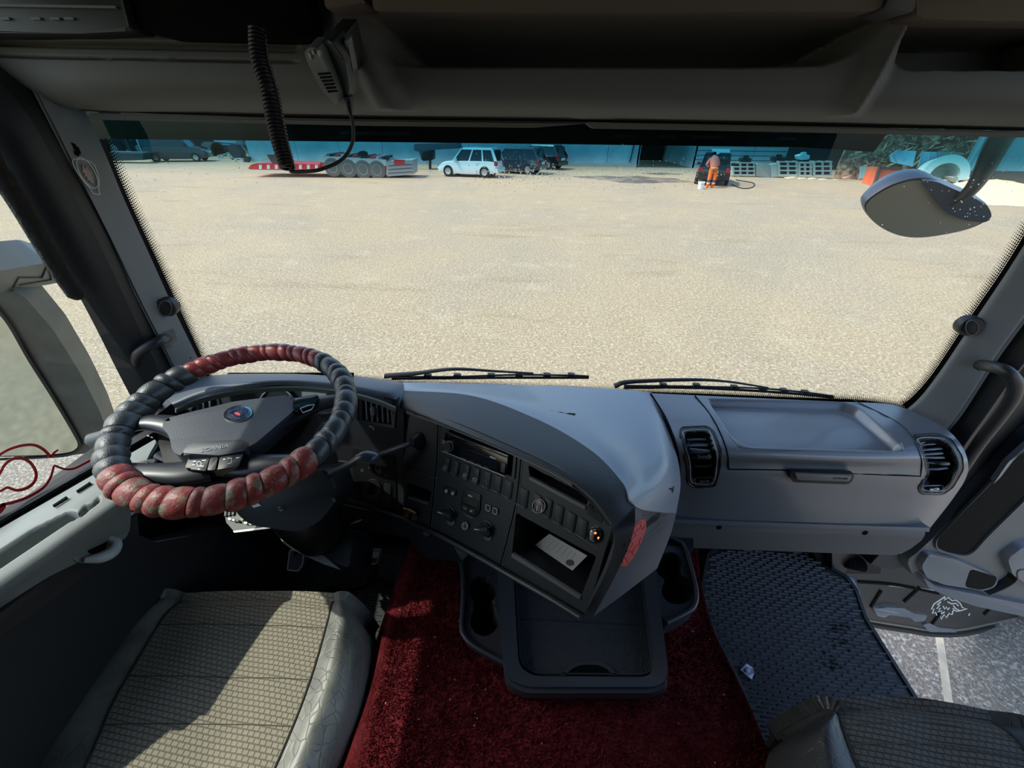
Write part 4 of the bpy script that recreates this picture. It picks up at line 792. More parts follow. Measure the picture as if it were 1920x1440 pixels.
R5 = [Y(1266, 930, .71), Y(1345, 930, .697), Y(1460, 932, .695), Y(1610, 938, .697), Y(1728, 946, .705), Y(1786, 936, .73)]
R6 = [Y(1254, 974, .715), Y(1340, 976, .705), Y(1450, 978, .702), Y(1590, 983, .703), Y(1700, 988, .71), Y(1744, 990, .73)]
tray = rnd([(1324, 747), (1582, 753), (1612, 764), (1690, 832), (1692, 842), (1680, 846), (1404, 838), (1380, 826), (1366, 812)], 10)
vL = rnd([(1277, 800), (1325, 799), (1338, 808), (1352, 846), (1350, 880), (1339, 911), (1300, 914), (1290, 906), (1288, 870), (1274, 815)], 7)
vR = rnd([(1709, 815), (1758, 812), (1786, 822), (1806, 856), (1808, 880), (1786, 912), (1770, 928), (1724, 926), (1719, 916), (1736, 888), (1728, 850)], 7)
gap = [[(1270, 741), (1300, 741), (1300, 744), (1272, 744)]]
patch('dash_body', [R0, R1, R2, R3, R4, R5, R6], 300, 190, pl_grey if False else mat('passenger_plastic', S(100, 104, 112), .36, bump=(900, .2, .0005), spec=.9, coat=.3), pd, thick=.006,
   feats=[(tray, .020, 7), (shrink(vL, .8, .80), .030, 4), (shrink(vR, .78, .78), .030, 4)])
PT = Pl(Z(1450, 800, -.607), (0, 0, 1)); PF = Pl(Y(1530, 893, .6875), (0, -1, .02))
def surf_line(nm, pts, w, m, lift=.0012, par=pd):        # thin bead that follows the dash surface
    G = np.array([R0, R1, R2, R3, R4, R5, R6]); G = cr(G, 60); G = np.swapaxes(cr(np.swapaxes(G, 0, 1), 90), 0, 1).reshape(-1, 3); Q = proj(G); out = []
    for x, y in cr(np.array(pts, float), 24):
        d = np.linalg.norm(Q-np.array((x, y)), axis=1); i = np.argsort(d)[:4]; wt = 1/(d[i]+.5); p = (G[i]*wt[:, None]).sum(0)/wt.sum(); out.append(ray(x, y)*((np.linalg.norm(p)-lift)/np.linalg.norm(ray(x, y))))
    return tube(nm, out, w, m, par, seg=6)
surf_line('panel_gap', [(1303, 742), (1330, 775), (1352, 815), (1364, 852), (1366, 880)], .0016, pl_void)
surf_line('panel_gap', [(1366, 880), (1480, 882), (1600, 888), (1726, 893)], .0014, pl_void)
surf_line('panel_gap', [(1596, 748), (1680, 790), (1712, 822), (1728, 862), (1726, 893)], .0012, pl_black)
surf_line('joint_gap', [(1220, 738), (1250, 788), (1270, 845), (1274, 895), (1262, 960)], .0026, pl_void, .002)
em_ = 0
surf_line('tray_bead', [(1366, 812), (1380, 828), (1404, 840), (1540, 844), (1682, 848), (1694, 842), (1690, 830)], .0014, mat('edge_grey', S(120, 124, 130), .4), .001)
def pvent(o, slots, tabq, wheel):
    v = sline('vent_bezel', 'dash_body', rnd(o, 6), .0026, pl_black, pd, lift=-.0005, n=90, closed=True)
    overlay('vent_frame', 'dash_body', shrink(o, .99, .99), .0004, pl_dark, v); sline('vent_inner_rim', 'dash_body', shrink(o, .80, .86), .0018, mat('edge_grey', None), v, lift=.0005, n=70, closed=True)
    overlay('vent_cavity_shade', 'dash_body', shrink(o, .76, .83), .0012, pl_void, v)  # darkness of the recess laid in as a black overlay
    for (a, b) in slots: tube('vane', [gpt('dash_smooth', a[0], a[1], -.012), gpt('dash_smooth', (a[0]+b[0])/2, (a[1]+b[1])/2+.5, -.010), gpt('dash_smooth', b[0], b[1], -.012)], .0036, mat('vane_grey', S(84, 88, 98), .4), v, seg=8, n=6, flat=.55)
    c = np.mean(np.array(tabq), 0); tube('vane_tab', [gpt('dash_smooth', c[0]-11, c[1], -.004), gpt('dash_smooth', c[0]-6, c[1], .003), gpt('dash_smooth', c[0]+7, c[1], .003), gpt('dash_smooth', c[0]+12, c[1], -.004)], [.003, .005, .005, .003], pl_dark, v, seg=10, n=10, flat=.7)
    x0, y0, x1, y1 = wheel; sline('thumbwheel_slot', 'dash_body', rnd([(x0, y0), (x1, y0-1), (x1-2, y1), (x0+2, y1)], 4), .0012, mat('edge_grey', None), v, n=40, closed=True)
    overlay('thumbwheel_plate', 'dash_body', [(x0, y0), (x1, y0-1), (x1-2, y1), (x0+2, y1)], .0008, pl_void, v)
    cx, cy = (x0+x1)/2, (y0+y1)/2; tube('thumbwheel', [gpt('dash_smooth', cx-8, cy, .0), gpt('dash_smooth', cx+9, cy-1, .0)], .0036, steel, v, seg=12)
    tube('airflow_symbol', [gpt('dash_smooth', cx-1, cy-2, .0036), gpt('dash_smooth', cx+5, cy-2.4, .0036)], .0008, pl_void, v, seg=5)
patch('dash_smooth', [R0, R1, R2, R3, R4, R5, R6], 220, 150, pl_black, None, thick=.001); bpy.data.objects.remove(bpy.data.objects['dash_smooth'])
vb = [(1277, 801), (1325, 799), (1338, 808), (1352, 846), (1350, 880), (1341, 912), (1302, 914), (1290, 906), (1288, 870), (1274, 815)]
pvent(vb, [((1290+i*2.4, 818+i*12), (1326+i*2.4, 817+i*12)) for i in range(6)], [(1306, 850), (1334, 849), (1333, 860), (1308, 862)], (1302, 896, 1338, 909))
vb = [(1711, 816), (1758, 813), (1784, 824), (1804, 856), (1806, 880), (1786, 914), (1768, 927), (1726, 926), (1721, 914), (1736, 888), (1728, 850)]
pvent(vb, [((1730+i*3.4, 828+i*11), (1772+i*3, 826+i*11)) for i in range(6)], [(1750, 864), (1782, 862), (1780, 872), (1752, 874)], (1730, 911, 1768, 924))
gh = slab('glovebox_handle', PF, rnd([(1478, 881), (1600, 885), (1594, 900), (1586, 905), (1486, 901), (1480, 896)], 5), -.004, .006, pl_black, pd, bev=.001)
slab('handle_flap', PF, rnd([(1486, 882), (1592, 886), (1588, 897), (1492, 894)], 3), .006, .010, mat('flap_grey', S(112, 112, 114), .45), gh, bev=.001)
text('handle_lettering', 'SCANIA', PF, (1556, 892), (1584, 893), .0052, .0102, pl_void, gh)
LPn = Pl(Y(1500, 1010, .72), (0, -1, .12))
slab('lower_ledge', Pl(Y(1500, 985, .70), (0, -1, .3)), [(1254, 972), (1742, 988), (1740, 996), (1256, 980)], -.03, .004, mat('ledge_light', S(92, 96, 104), .5), pd, bev=.002)
lp = slab('lower_panel', LPn, rnd([(1256, 978), (1738, 994), (1730, 1012), (1706, 1030), (1684, 1041), (1640, 1040), (1290, 1027), (1258, 1012), (1250, 1000)], 8), -.04, 0, mat('lower_panel_plastic', S(80, 82, 86), .55), pd, bev=.005)
for x, y in ((1348, 989), (1622, 999)): disc('screw_recess', LPn, x, y, .0075, -.004, .0012, pl_void, pd)
# ================================================================== FLOOR: carpet, mats, storage console
cpm = mat('carpet_red', S(104, 36, 40), .95, bump=(70, 1, .012), var=(S(80, 20, 26), 30, .4, .65), spec=.1)
cp_ = T('red_carpet', 'thick red pile carpet covering the engine tunnel between the seats', 'carpet', (.1, .5, -1.05))
cl = [(1018, 775, 803, 900, 1100, 1286, 1298), (1090, 752, 782, 900, 1100, 1292, 1303), (1180, 722, 750, 890, 1110, 1314, 1325), (1240, 706, 736, 880, 1110, 1340, 1352), (1330, 680, 715, 880, 1120, 1380, 1393), (1450, 640, 690, 880, 1130, 1424, 1438), (1620, 560, 640, 860, 1140, 1480, 1495)]
rows = []
for y, a, b, c, d, e, f in cl:
    A, B = Z(a, y, -1.04), Z(b, y, -1.0)
    rows.append([np.array((A[0]-.02, A[1], -1.35)), A, B, Z(c, y, -.99), Z(d, y, -.995), Z(e, y, -1.10), Z(f, y, -1.13)])
under = [(860, 1060), (940, 1030), (1210, 1010), (1284, 1040), (1294, 1110), (1240, 1150), (1238, 1250), (1150, 1262), (965, 1258), (945, 1225), (880, 1190), (872, 1160)]
patch('tunnel_cover', rows, 90, 110, cpm, cp_, feats=[(under, .10, 10)], thick=.01)
ss = TS('trim_4'); patch('tunnel_side', [[r[-1]+np.array((0, 0, -.002)) for r in rows], [r[-1]+np.array((.03, 0, -.22)) for r in rows]], 20, 4, pl_black, ss, thick=.004)
tube('seam', [Z(*q, -.998) for q in ((803, 1030), (778, 1110), (752, 1190), (738, 1235), (730, 1290))], .0018, mat('seam_thread', S(70, 16, 20), .9), cp_, n=30, seg=6)
rg = np.random.RandomState(3); G = np.array(rows)[:, 1:]; G = cr(G, 60); G = np.swapaxes(cr(np.swapaxes(G, 0, 1), 60), 0, 1)
n = 60000; i = rg.rand(n)*58.99; j = rg.rand(n)*58.99; ii, jj = i.astype(int), j.astype(int); fi, fj = (i-ii)[:, None], (j-jj)[:, None]
Pp_ = (G[ii, jj]*(1-fi)+G[ii+1, jj]*fi)*(1-fj)+(G[ii, jj+1]*(1-fi)+G[ii+1, jj+1]*fi)*fj
Pp_ = Pp_[sdf(under, proj(Pp_)) < 0]; n = len(Pp_); an = rg.rand(n)*6.28; w = np.c_[np.cos(an), np.sin(an), an*0]*.0013; tp_ = Pp_+np.c_[rg.randn(n)*.004, rg.randn(n)*.004, .005+rg.rand(n)*.006]
V = np.stack([Pp_-w, Pp_+w, tp_], 1).reshape(-1, 3); me = bpy.data.meshes.new('pile'); me.vertices.add(3*n); me.vertices.foreach_set('co', V.ravel()); me.loops.add(3*n); me.loops.foreach_set('vertex_index', np.arange(3*n)); me.polygons.add(n); me.polygons.foreach_set('loop_start', np.arange(n)*3); me.update(calc_edges=True)
put('carpet_pile', me, mat('pile_red', S(116, 42, 46), .9, spec=.1, var=(S(90, 22, 30), 40, .4, .6)), cp_, 0, kind='stuff')
V = []; F = []; rr = random.Random(6)
for _ in range(46):
    y = rr.uniform(1040, 1440); x = rr.uniform(770-(y-1040)*.2, 1290+(y-1040)*.33); p = Z(x, y, -.985); b = len(V); s = rr.uniform(.0008, .0018)
    V += [p+np.array((-s, 0, 0)), p+np.array((s, s*.3, 0)), p+np.array((s*.2, s*1.8, .001))]; F.append((b, b+1, b+2))
mesh('lint', V, F, mat('lint', S(206, 160, 158), .9), cp_, 0, kind='stuff')
# storage console
scn = T('storage_console', 'black floor console with a big open tray and cup holders on both sides', 'console', Z(1100, 1160, -1.0))
cpl = mat('tray_plastic', S(52, 55, 61), .42, bump=(600, .15, .0004)); Tz = Pl((0, 0, -.925), (0, 0, 1))
outer = rnd([(930, 1040), (1206, 1020), (1224, 1030), (1252, 1262), (1245, 1280), (1226, 1290), (985, 1290), (955, 1276), (946, 1260)], 14)
inner = rnd([(962, 1066), (1190, 1046), (1203, 1054), (1228, 1240), (1222, 1262), (1206, 1268), (1000, 1266), (979, 1252), (972, 1238)], 14)
ring('tray_rim', Tz, outer, inner, -.05, .006, cpl, scn, hi=-.004, bev=.0)
low = [(955+(x-948)*.985, y+44) for x, y in outer]
bm = bmesh.new(); A = [Z(x, y+ (22 if y > 1200 else 0), -1.0) for x, y in outer]; B = [Tz.at(x, y, -.044) for x, y in outer]; prism_bm(bm, [a*np.array((1, 1, 1)) for a in A], B); from_bm('tray_body', bm, pl_face, scn, .9)
ring('tray_front_lip', Tz, [(x, y+8) for x, y in outer], outer, -.03, -.004, cpl, scn)
rows = [[Z(x, y, -.925-.034) for x in (955, 1100, 1240)] for y in (1040, 1150, 1275)]
tf = slab('tray_mat', Tz.off(-.036), [(x, y) for x, y in shrink(outer, .97)], -.006, 0, mat('tray_mat', S(34, 37, 42), .6, bump=(330, .9, .0015), bumptex='VORONOI'), scn)
ring('tray_bead', Tz.off(-.034), shrink(inner, .985), shrink(inner, .955), -.002, .004, cpl, scn)
ribbon('tray_seam', Tz.off(-.0355), [(975, 1160), (1215, 1172)], 1.4, 0, .0008, pl_face, scn)
slab('finger_notch', Tz.off(-.034), rnd([(1058, 1262), (1072, 1250), (1090, 1244), (1120, 1244), (1138, 1252), (1150, 1264)], 6), -.001, .001, pl_void, scn)
ring('notch_lip', Tz.off(-.034), rnd([(1050, 1268), (1068, 1250), (1086, 1242), (1124, 1242), (1142, 1250), (1158, 1268)], 6), rnd([(1058, 1268), (1074, 1254), (1090, 1248), (1120, 1248), (1136, 1254), (1150, 1268)], 6), 0, .004, cpl, scn)
def wing(cols, cups, edge_, nm):
    patch(nm, [[Z(x, y, -.965) for x, y in r] for r in cols], 90, 110, cpl, scn, feats=[(ell(*c), .085, 2.5) for c in cups], thick=.004, lin=True)
    tube('console_rim', [Z(x, y, -.955) for x, y in edge_], .0055, cpl, scn, n=60, seg=8); patch('console_skirt', [[Z(x, y, -.96) for x, y in edge_], [Z(x, y, -.96)+np.array((0, 0, -.06)) for x, y in edge_]], 60, 4, cpl, scn, thick=.004)
wing([[(850, 1040), (950, 1040)], [(868, 1075), (952, 1075)], [(866, 1178), (952, 1180)], [(884, 1208), (952, 1212)], [(910, 1226), (952, 1246)]],
     [(905, 1106, 26, 24), (908, 1164, 26, 28), (907, 1135, 20, 16)], [(788, 1016), (830, 1028), (856, 1044), (866, 1066), (868, 1120), (865, 1172), (870, 1192), (890, 1212), (948, 1244)], 'cup_holder_left')
wing([[(1208, 1022), (1284, 1024)], [(1214, 1060), (1292, 1050)], [(1236, 1140), (1305, 1112)], [(1244, 1160), (1303, 1138)], [(1248, 1168), (1284, 1152)]],
     [(1254, 1060, 26, 25), (1270, 1106, 30, 27), (1262, 1084, 18, 12)], [(1222, 968), (1226, 985), (1240, 1000), (1270, 1014), (1283, 1024), (1296, 1064), (1306, 1110), (1302, 1136), (1285, 1150), (1250, 1168)], 'cup_holder_right')
slab('side_wall', Pl(Z(890, 1040, -.99), (0, 0, 1)), [(800, 1006), (945, 1050), (948, 1100), (868, 1090), (862, 1052), (845, 1040), (792, 1022)], -.06, 0, pl_black, scn)
slab('rear_wall', Pl(Z(1250, 1010, -.97), (0, 0, 1)), [(1228, 985), (1300, 990), (1300, 1030), (1222, 1030)], -.06, 0, pl_dark, scn)
# ---- right rubber mat
Mz = Pl((0, 0, -1.325), (0, 0, 1)); mo = [(1328, 1040), (1336, 1034), (1352, 1022), (1520, 1022), (1528, 1044), (1548, 1062), (1586, 1082), (1604, 1106), (1622, 1160), (1740, 1348), (1820, 1480), (1420, 1480), (1436, 1432), (1418, 1396), (1396, 1304), (1376, 1258), (1312, 1142), (1312, 1126)]
rm_ = mat('mat_rubber_shaded', S(46, 46, 48), .5, var=(S(66, 68, 72), 20, .5, .7)); rmd = mat('mat_rubber_rib', S(92, 92, 96), .45, var=(S(96, 98, 102), 60, .62, .75))  # sheet colour darkened to deepen the shadow between the ribs
mt = T('rubber_mat', 'large dark ribbed rubber mat in the passenger footwell', 'floor mat', Z(1480, 1200, -1.33))
slab('mat_sheet', Mz, rnd(mo, 6), -.012, 0, rm_, mt); ribbon('mat_rim', Mz, rnd(mo, 6), 5.5, 0, .006, rm_, mt, closed=True)
def ribs(nm, poly, z, sx, sy, ln, wd, ht, ang, m, par, marg=7, skip=None, seed=1):
    c, s = math.cos(ang), math.sin(ang); P3 = np.array([Z(x, y, z) for x, y in poly]); x0, y0 = P3[:, 0].min()-.1, P3[:, 1].min()-.1; x1, y1 = P3[:, 0].max()+.1, P3[:, 1].max()+.1
    L = []; ny = int((y1-y0)/sy)
    for j in range(ny):
        for i in range(int((x1-x0)/sx)): L.append((x0+(i+.5*(j % 2)+.12*math.sin(j*.9))*sx, y0+j*sy, z))
    L = np.array(L); ctr = np.array(((x0+x1)/2, (y0+y1)/2, 0)); R_ = np.array(((c, -s, 0), (s, c, 0), (0, 0, 1))); L = (L-ctr)@R_.T+ctr; L[:, 2] = z
    ok = sdf(poly, proj(L)) > marg; L = L[ok]; V = []; F = []; rr = random.Random(seed)
    for p in L:
        if skip and rr.random() < skip: continue
        b = len(V); l2 = ln*rr.uniform(.42, .5)
        for u, v, h in ((-l2, 0, 0), (-l2*.8, -wd/2, 0), (l2*.8, -wd/2, 0), (l2, 0, 0), (l2*.8, wd/2, 0), (-l2*.8, wd/2, 0), (-l2*.75, 0, ht), (l2*.75, 0, ht)):
            V.append(p+R_@np.array((u, v, 0))+np.array((0, 0, h)))
        F += [(b, b+1, b+6), (b+1, b+2, b+7, b+6), (b+2, b+3, b+7), (b+3, b+4, b+7), (b+4, b+5, b+6, b+7), (b+5, b, b+6)]
    return mesh(nm, V, F, m, par, 0, kind='stuff')
ribs('mat_ribs', mo, -1.325, .040, .0105, .040, .0060, .007, -.06, rmd, mt)
gmk = mat('ground_rubber', S(26, 24, 26), .8); rr = random.Random(9); Gm = []
for _ in range(34): x, y = 1565+rr.gauss(0, 12)+rr.uniform(-14, 14), rr.uniform(1165, 1255); Gm.append([(x, y), (x+rr.uniform(3, 8), y+1), (x+rr.uniform(2, 7), y+3), (x-1, y+2.5)])
slabs('worn_marks', Mz, Gm, .002, .0062, gmk, mt, kind='stuff')
wp = T('plastic_wrapper', 'small torn clear plastic wrapper lying on the ribbed rubber mat', 'litter', Z(1402, 1260, -1.318)); wm_ = mat('wrapper', S(186, 192, 212), .25, spec=.8)
q = [(1388, 1256), (1400, 1244), (1412, 1252), (1414, 1262), (1410, 1274), (1402, 1268), (1402, 1257)]
V = [Z(x, y, -1.314+.004*(i % 2)) for i, (x, y) in enumerate(q)]; mesh('wrapper_film', V, [(0, 1, 6), (1, 2, 6), (2, 3, 6), (3, 4, 5), (3, 5, 6), (5, 0, 6)], wm_, wp, 0); slab('wrapper_bubble', Pl((0, 0, -1.311), (0, 0, 1)), ell(1402, 1256, 5, 5, 0, 10), -.004, .004, wm_, wp, bev=.001)
# ---- driver floor mat and pedals
dmo = [(380, 1010), (560, 1008), (700, 1012), (760, 1020), (748, 1080), (716, 1180), (690, 1260), (640, 1420), (300, 1420), (330, 1100)]
dm = T('driver_mat', 'dark dashed rubber floor mat in front of the driver seat', 'floor mat', Z(560, 1150, -1.345)); Dz = Pl((0, 0, -1.342), (0, 0, 1)); slab('mat_sheet', Dz, dmo, -.008, 0, mat('driver_rubber', S(40, 42, 42), .55), dm)
ribs('mat_ribs', dmo, -1.342, .030, .009, .024, .0042, .003, -.05, mat('driver_rib', S(56, 58, 58), .5), dm, marg=4, skip=.12)
def pedal(nm, lab, pts, zc, stalk, nrm=(-.1, -.75, .65)):
    t = T('pedal', lab, 'pedal', Z(*np.mean(np.array(pts), 0), zc)); pp = Pl(Z(*np.mean(np.array(pts), 0), zc), nrm)
    slab('pedal_pad', pp, rnd(pts, 3), -.014, .0, mat('pedal_grey', S(96, 96, 96), .4), t, bev=.002); ribbon('pad_frame', pp, rnd(shrink(pts, .93), 3), 2.0, 0, .0025, mat('pedal_frame', S(200, 204, 204), .3), t, closed=True)
    P4 = np.array(pts, float)
    for f in (.25, .45, .65): a = P4[0]*(1-f)+P4[3]*f; b = P4[1]*(1-f)+P4[2]*f; ribbon('pad_rib', pp, [a*.85+b*.15, a*.15+b*.85], 1.8, 0, .003, pl_grey, t)
    tube('pedal_arm', stalk, [.010]*len(stalk), pl_black, t, n=12, seg=8); return pp, t
pb, t = pedal('b', 'brake pedal, half hidden under the pale edged column cowl', [(543, 1030), (572, 1030), (568, 1060), (560, 1072), (538, 1070)], -1.15, [Z(555, 1045, -1.16), Z(560, 1020, -1.08), Z(565, 990, -.9)])
pa_, t = pedal('a', 'accelerator pedal with bright top edge on a hinged plate near the tunnel', [(690, 1030), (714, 1030), (707, 1058), (684, 1058), (680, 1044)], -1.16, [Z(700, 1040, -1.17), Z(704, 1070, -1.30), Z(690, 1092, -1.335)])
slab('pedal_cap', pa_, rnd([(681, 1043), (688, 1034), (712, 1034), (708, 1046)], 2), .0, .006, mat('pedal_lit_metal', S(228, 232, 232), .25), t, bev=.001)  # gleam of lit polished metal painted as a pale non-metal colour
tube('pedal_plate_edge', [Z(616, 1100, -1.33), Z(660, 1101, -1.33), Z(690, 1090, -1.33), (Z(700, 1060, -1.33))], .006, pl_dark, t, n=20, seg=8)
fr2 = T('footrest', 'dark ridged clutch footrest strip left of the brake pedal', 'footrest', Z(470, 1080, -1.3)); fp = Pl(Z(470, 1080, -1.30), (0, -.3, 1))
slab('rest_plate', fp, [(462, 1036), (486, 1036), (478, 1126), (446, 1126)], -.03, 0, pl_black, fr2, bev=.002)
for a, b in (((464, 1040), (452, 1126)), ((480, 1040), (470, 1126)), ((484, 1042), (475, 1126))): ribbon('rest_ridge', fp, [a, b], 1.8, 0, .003, pl_grey, fr2)
sup = TS('trim_5'); slab('footwell_panel', Pl((0, .93, 0), (0, -1, 0)), [(300, 940), (800, 940), (800, 1070), (300, 1070)], -.02, 0, pl_black, sup)
# ================================================================== SEATS
def fabric(name, col, col2):
    m = bpy.data.materials.new(name); m.use_nodes = True; n = m.node_tree; b = n.nodes['Principled BSDF']; b.inputs['Roughness'].default_value = .9; b.inputs['Specular IOR Level'].default_value = .2
    tc = n.nodes.new('ShaderNodeTexCoord'); mp = n.nodes.new('ShaderNodeMapping'); mp.inputs['Scale'].default_value = (1, 1, .25); mp.inputs['Rotation'].default_value = (0, 0, .1)
    v = n.nodes.new('ShaderNodeTexBrick'); v.inputs['Scale'].default_value = 1; v.offset = .5; v.inputs['Brick Width'].default_value = .0118; v.inputs['Row Height'].default_value = .0082; v.inputs['Mortar Size'].default_value = .0014; v.inputs['Mortar Smooth'].default_value = 1
    v.inputs['Color1'].default_value = col; v.inputs['Color2'].default_value = tuple(c*.93 for c in col[:3])+(1,); v.inputs['Mortar'].default_value = col2
    n.links.new(tc.outputs['Object'], mp.inputs[0]); n.links.new(mp.outputs[0], v.inputs['Vector']); n.links.new(v.outputs['Color'], b.inputs['Base Color'])
    q = n.nodes.new('ShaderNodeBump'); q.invert = True; q.inputs['Strength'].default_value = .9; q.inputs['Distance'].default_value = .0016; n.links.new(v.outputs['Fac'], q.inputs['Height']); n.links.new(q.outputs[0], b.inputs['Normal']); MATS[name] = m; return m
def leather(name, col, col2):
    m = mat(name, col, .42, var=(col2, 14, .45, .7), spec=.55); n = m.node_tree; b = n.nodes['Principled BSDF']; tc = n.nodes.new('ShaderNodeTexCoord')
    v = n.nodes.new('ShaderNodeTexVoronoi'); v.feature = 'DISTANCE_TO_EDGE'; v.inputs['Scale'].default_value = 52; no = n.nodes.new('ShaderNodeTexNoise'); no.inputs['Scale'].default_value = 9; ad = n.nodes.new('ShaderNodeVectorMath'); ad.operation = 'ADD'
    mu = n.nodes.new('ShaderNodeVectorMath'); mu.operation = 'SCALE'; mu.inputs['Scale'].default_value = .08
    n.links.new(tc.outputs['Object'], no.inputs['Vector']); n.links.new(no.outputs['Color'], mu.inputs[0]); n.links.new(tc.outputs['Object'], ad.inputs[0]); n.links.new(mu.outputs[0], ad.inputs[1]); n.links.new(ad.outputs[0], v.inputs['Vector'])
    r = n.nodes.new('ShaderNodeMapRange'); r.inputs[1].default_value = 0; r.inputs[2].default_value = .06; n.links.new(v.outputs['Distance'], r.inputs[0])
    q = n.nodes.new('ShaderNodeBump'); q.inputs['Strength'].default_value = .28; q.inputs['Distance'].default_value = .0015; n.links.new(r.outputs[0], q.inputs['Height']); n.links.new(q.outputs[0], b.inputs['Normal']); return m
fab = fabric('seat_fabric', S(158, 150, 132), S(126, 118, 102)); fab2 = fabric('seat_fabric_grey', S(100, 96, 90), S(70, 67, 62))
lth = leather('seat_leather', S(126, 126, 116), S(88, 88, 82)); lth2 = leather('seat_leather_dark', S(60, 60, 58), S(48, 48, 46))
def seat(lab, cols, fm, lm, thr):
    # cols: rows front->back of px (outer left, seam left, mid, seam right, outer right) with z
    t = T('seat', lab, 'seat', Z(cols[1][2][0], cols[1][2][1], cols[1][5])+np.array((0, 0, -.2)))
    L, M_, R_ = [], [], []
    for r in cols:
        z = r[5]; a, b, c, d, e = [Z(x, y, z+dz) for (x, y), dz in zip(r[:5], (-.02, .006, 0, .006, -.02))]
        out1 = a+np.array((-.02, 0, -.10)); out2 = e+np.array((.02, 0, -.10)); ma = (a+b)/2+np.array((0, 0, .024)); mb = (d+e)/2+np.array((0, 0, .024))
        L.append([out1, a+np.array((-.006, 0, -.02)), (a+ma)/2+np.array((0, 0, .004)), ma, b]); M_.append([b, (b+c)/2+np.array((0, 0, .004)), c, (c+d)/2+np.array((0, 0, .004)), d]); R_.append([d, mb, (e+mb)/2+np.array((0, 0, .004)), e+np.array((.006, 0, -.02)), out2])
    def front(rows_):                                      # roll the front edge down
        f0 = [p+np.array((0, -.0, -.16)) for p in rows_[0]]; f1 = [p+np.array((0, .016, -.07)) for p in rows_[0]]; f2 = [p+np.array((0, .012, -.018)) for p in rows_[0]]
        return [f0, f1, f2]+rows_
    c_ = patch('seat_cushion', front(M_), 60, 120, fm, t, thick=.02); patch('bolster', front(L), 24, 80, lm, t, thick=.02); patch('bolster', front(R_), 24, 80, lm, t, thick=.02)
    for rows_, k in ((M_, 0), (M_, -1)): tube('seam', [r[k]+np.array((0, 0, .001)) for r in front(rows_)], .0022, thr, t, n=60, seg=6)
    for f in (.05, .22, .42, .6, .8):                      # cross seams
        G = cr(np.array(M_), 41)[int(f*40)]; tube('cross_seam', [p+np.array((0, 0, .0008)) for p in cr(G, 30)], .0009, mat('seam_mid', S(84, 80, 70), .9), c_, seg=6)
    p0 = M_[1][0]; p1 = M_[-1][-1]
    box('seat_base', ((p0[0]+p1[0])/2, min(p0[1], p1[1])+.06, p0[2]-.30), (.34, .26, .28), pl_black, t, bev=.02); return t
thr = mat('seam_dark', S(48, 46, 42), .9)
seat('driver seat with beige hexagon weave cushion and creased grey leather side bolsters', [
    [(292, 1137), (332, 1134), (480, 1130), (622, 1134), (660, 1146), -.935], [(262, 1160), (306, 1160), (472, 1160), (614, 1166), (672, 1172), -.93], [(196, 1216), (260, 1236), (450, 1240), (592, 1244), (672, 1232), -.935],
    [(136, 1290), (214, 1316), (430, 1316), (566, 1320), (655, 1320), -.945], [(84, 1360), (182, 1390), (400, 1390), (536, 1394), (630, 1390), -.955], [(30, 1470), (130, 1500), (350, 1500), (490, 1500), (590, 1500), -.965], [(-40, 1600), (60, 1640), (300, 1640), (440, 1640), (540, 1640), -.97]], fab, lth, thr)
seat('passenger seat with dark grey weave cushion and black leather bolster beside the ribbed mat', [
    [(1534, 1350), (1572, 1343), (1720, 1338), (1880, 1366), (1960, 1400), -.90], [(1503, 1378), (1580, 1366), (1740, 1360), (1910, 1392), (1990, 1420), -.895], [(1494, 1420), (1600, 1420), (1770, 1424), (1950, 1450), (2030, 1480), -.90],
    [(1496, 1480), (1630, 1490), (1800, 1500), (2000, 1520), (2080, 1550), -.90], [(1510, 1580), (1660, 1600), (1850, 1620), (2060, 1640), (2150, 1660), -.905]], fab2, lth2, thr)
sg = T('seat_lever', 'round black seat adjuster knob beside the driver seat on the right', 'knob', Z(700, 1270, -1.15)); lathe('lever_knob', Z(700, 1268, -1.12), (.5, .3, 1), [(.02, -.03), (.034, -.01), (.034, .012), (.026, .02)], pl_black, sg)
# ================================================================== CB MICROPHONE
cb = T('radio_microphone', 'grey handheld radio microphone hanging by its clip from the overhead shelf', 'microphone', Y(625, 150, .70))
Hm = pl3(Y(580, 90, .68), Y(640, 190, .72), Y(610, 80, .66))
slab('mic_back', Hm.off(-.012), rnd([(592, 84), (622, 70), (650, 110), (658, 160), (656, 186), (648, 192), (636, 188)], 10), -.022, .004, pl_dark, cb, bev=.004)
slab('mic_front', Hm, rnd([(575, 92), (584, 83), (598, 84), (606, 96), (620, 130), (632, 160), (641, 188), (636, 192), (624, 184), (608, 166), (594, 140), (581, 112)], 5), -.016, .006, mat('mic_grey', S(74, 78, 76), .5), cb, bev=.003)
Hf = Hm.off(.006)
for i in range(6): slab('grille_slot', Hf, [(596+i*3.6, 137+i*6.6), (620+i*2.6, 135+i*6.6), (621+i*2.6, 138.5+i*6.6), (598+i*3.6, 140.5+i*6.6)], 0, .0008, pl_void, cb)
for x, y in ((583, 103), (589, 96), (600, 98)): slab('mic_button', Hf, ell(x, y, 2.4, 7 if y != 96 else 4.6, -18, 14), 0, .003, mat('button_light', S(120, 122, 118), .4), cb, bev=.0006)
slab('mic_hook', Hm.off(-.02), rnd([(645, 76), (652, 76), (658, 112), (662, 132), (656, 144), (652, 130)], 2), -.01, .0, pl_grey, cb, bev=.001)
slab('mic_bracket', Hm.off(-.045), rnd([(618, 60), (648, 62), (662, 120), (660, 150), (640, 140)], 5), -.03, 0, pl_black, cb, bev=.002)
lathe('strain_relief', Hm.at(649, 198, -.008), (.1, -.2, 1), [(.0035, -.014), (.006, -.004), (.0075, .008)], pl_dark, cb, 12)
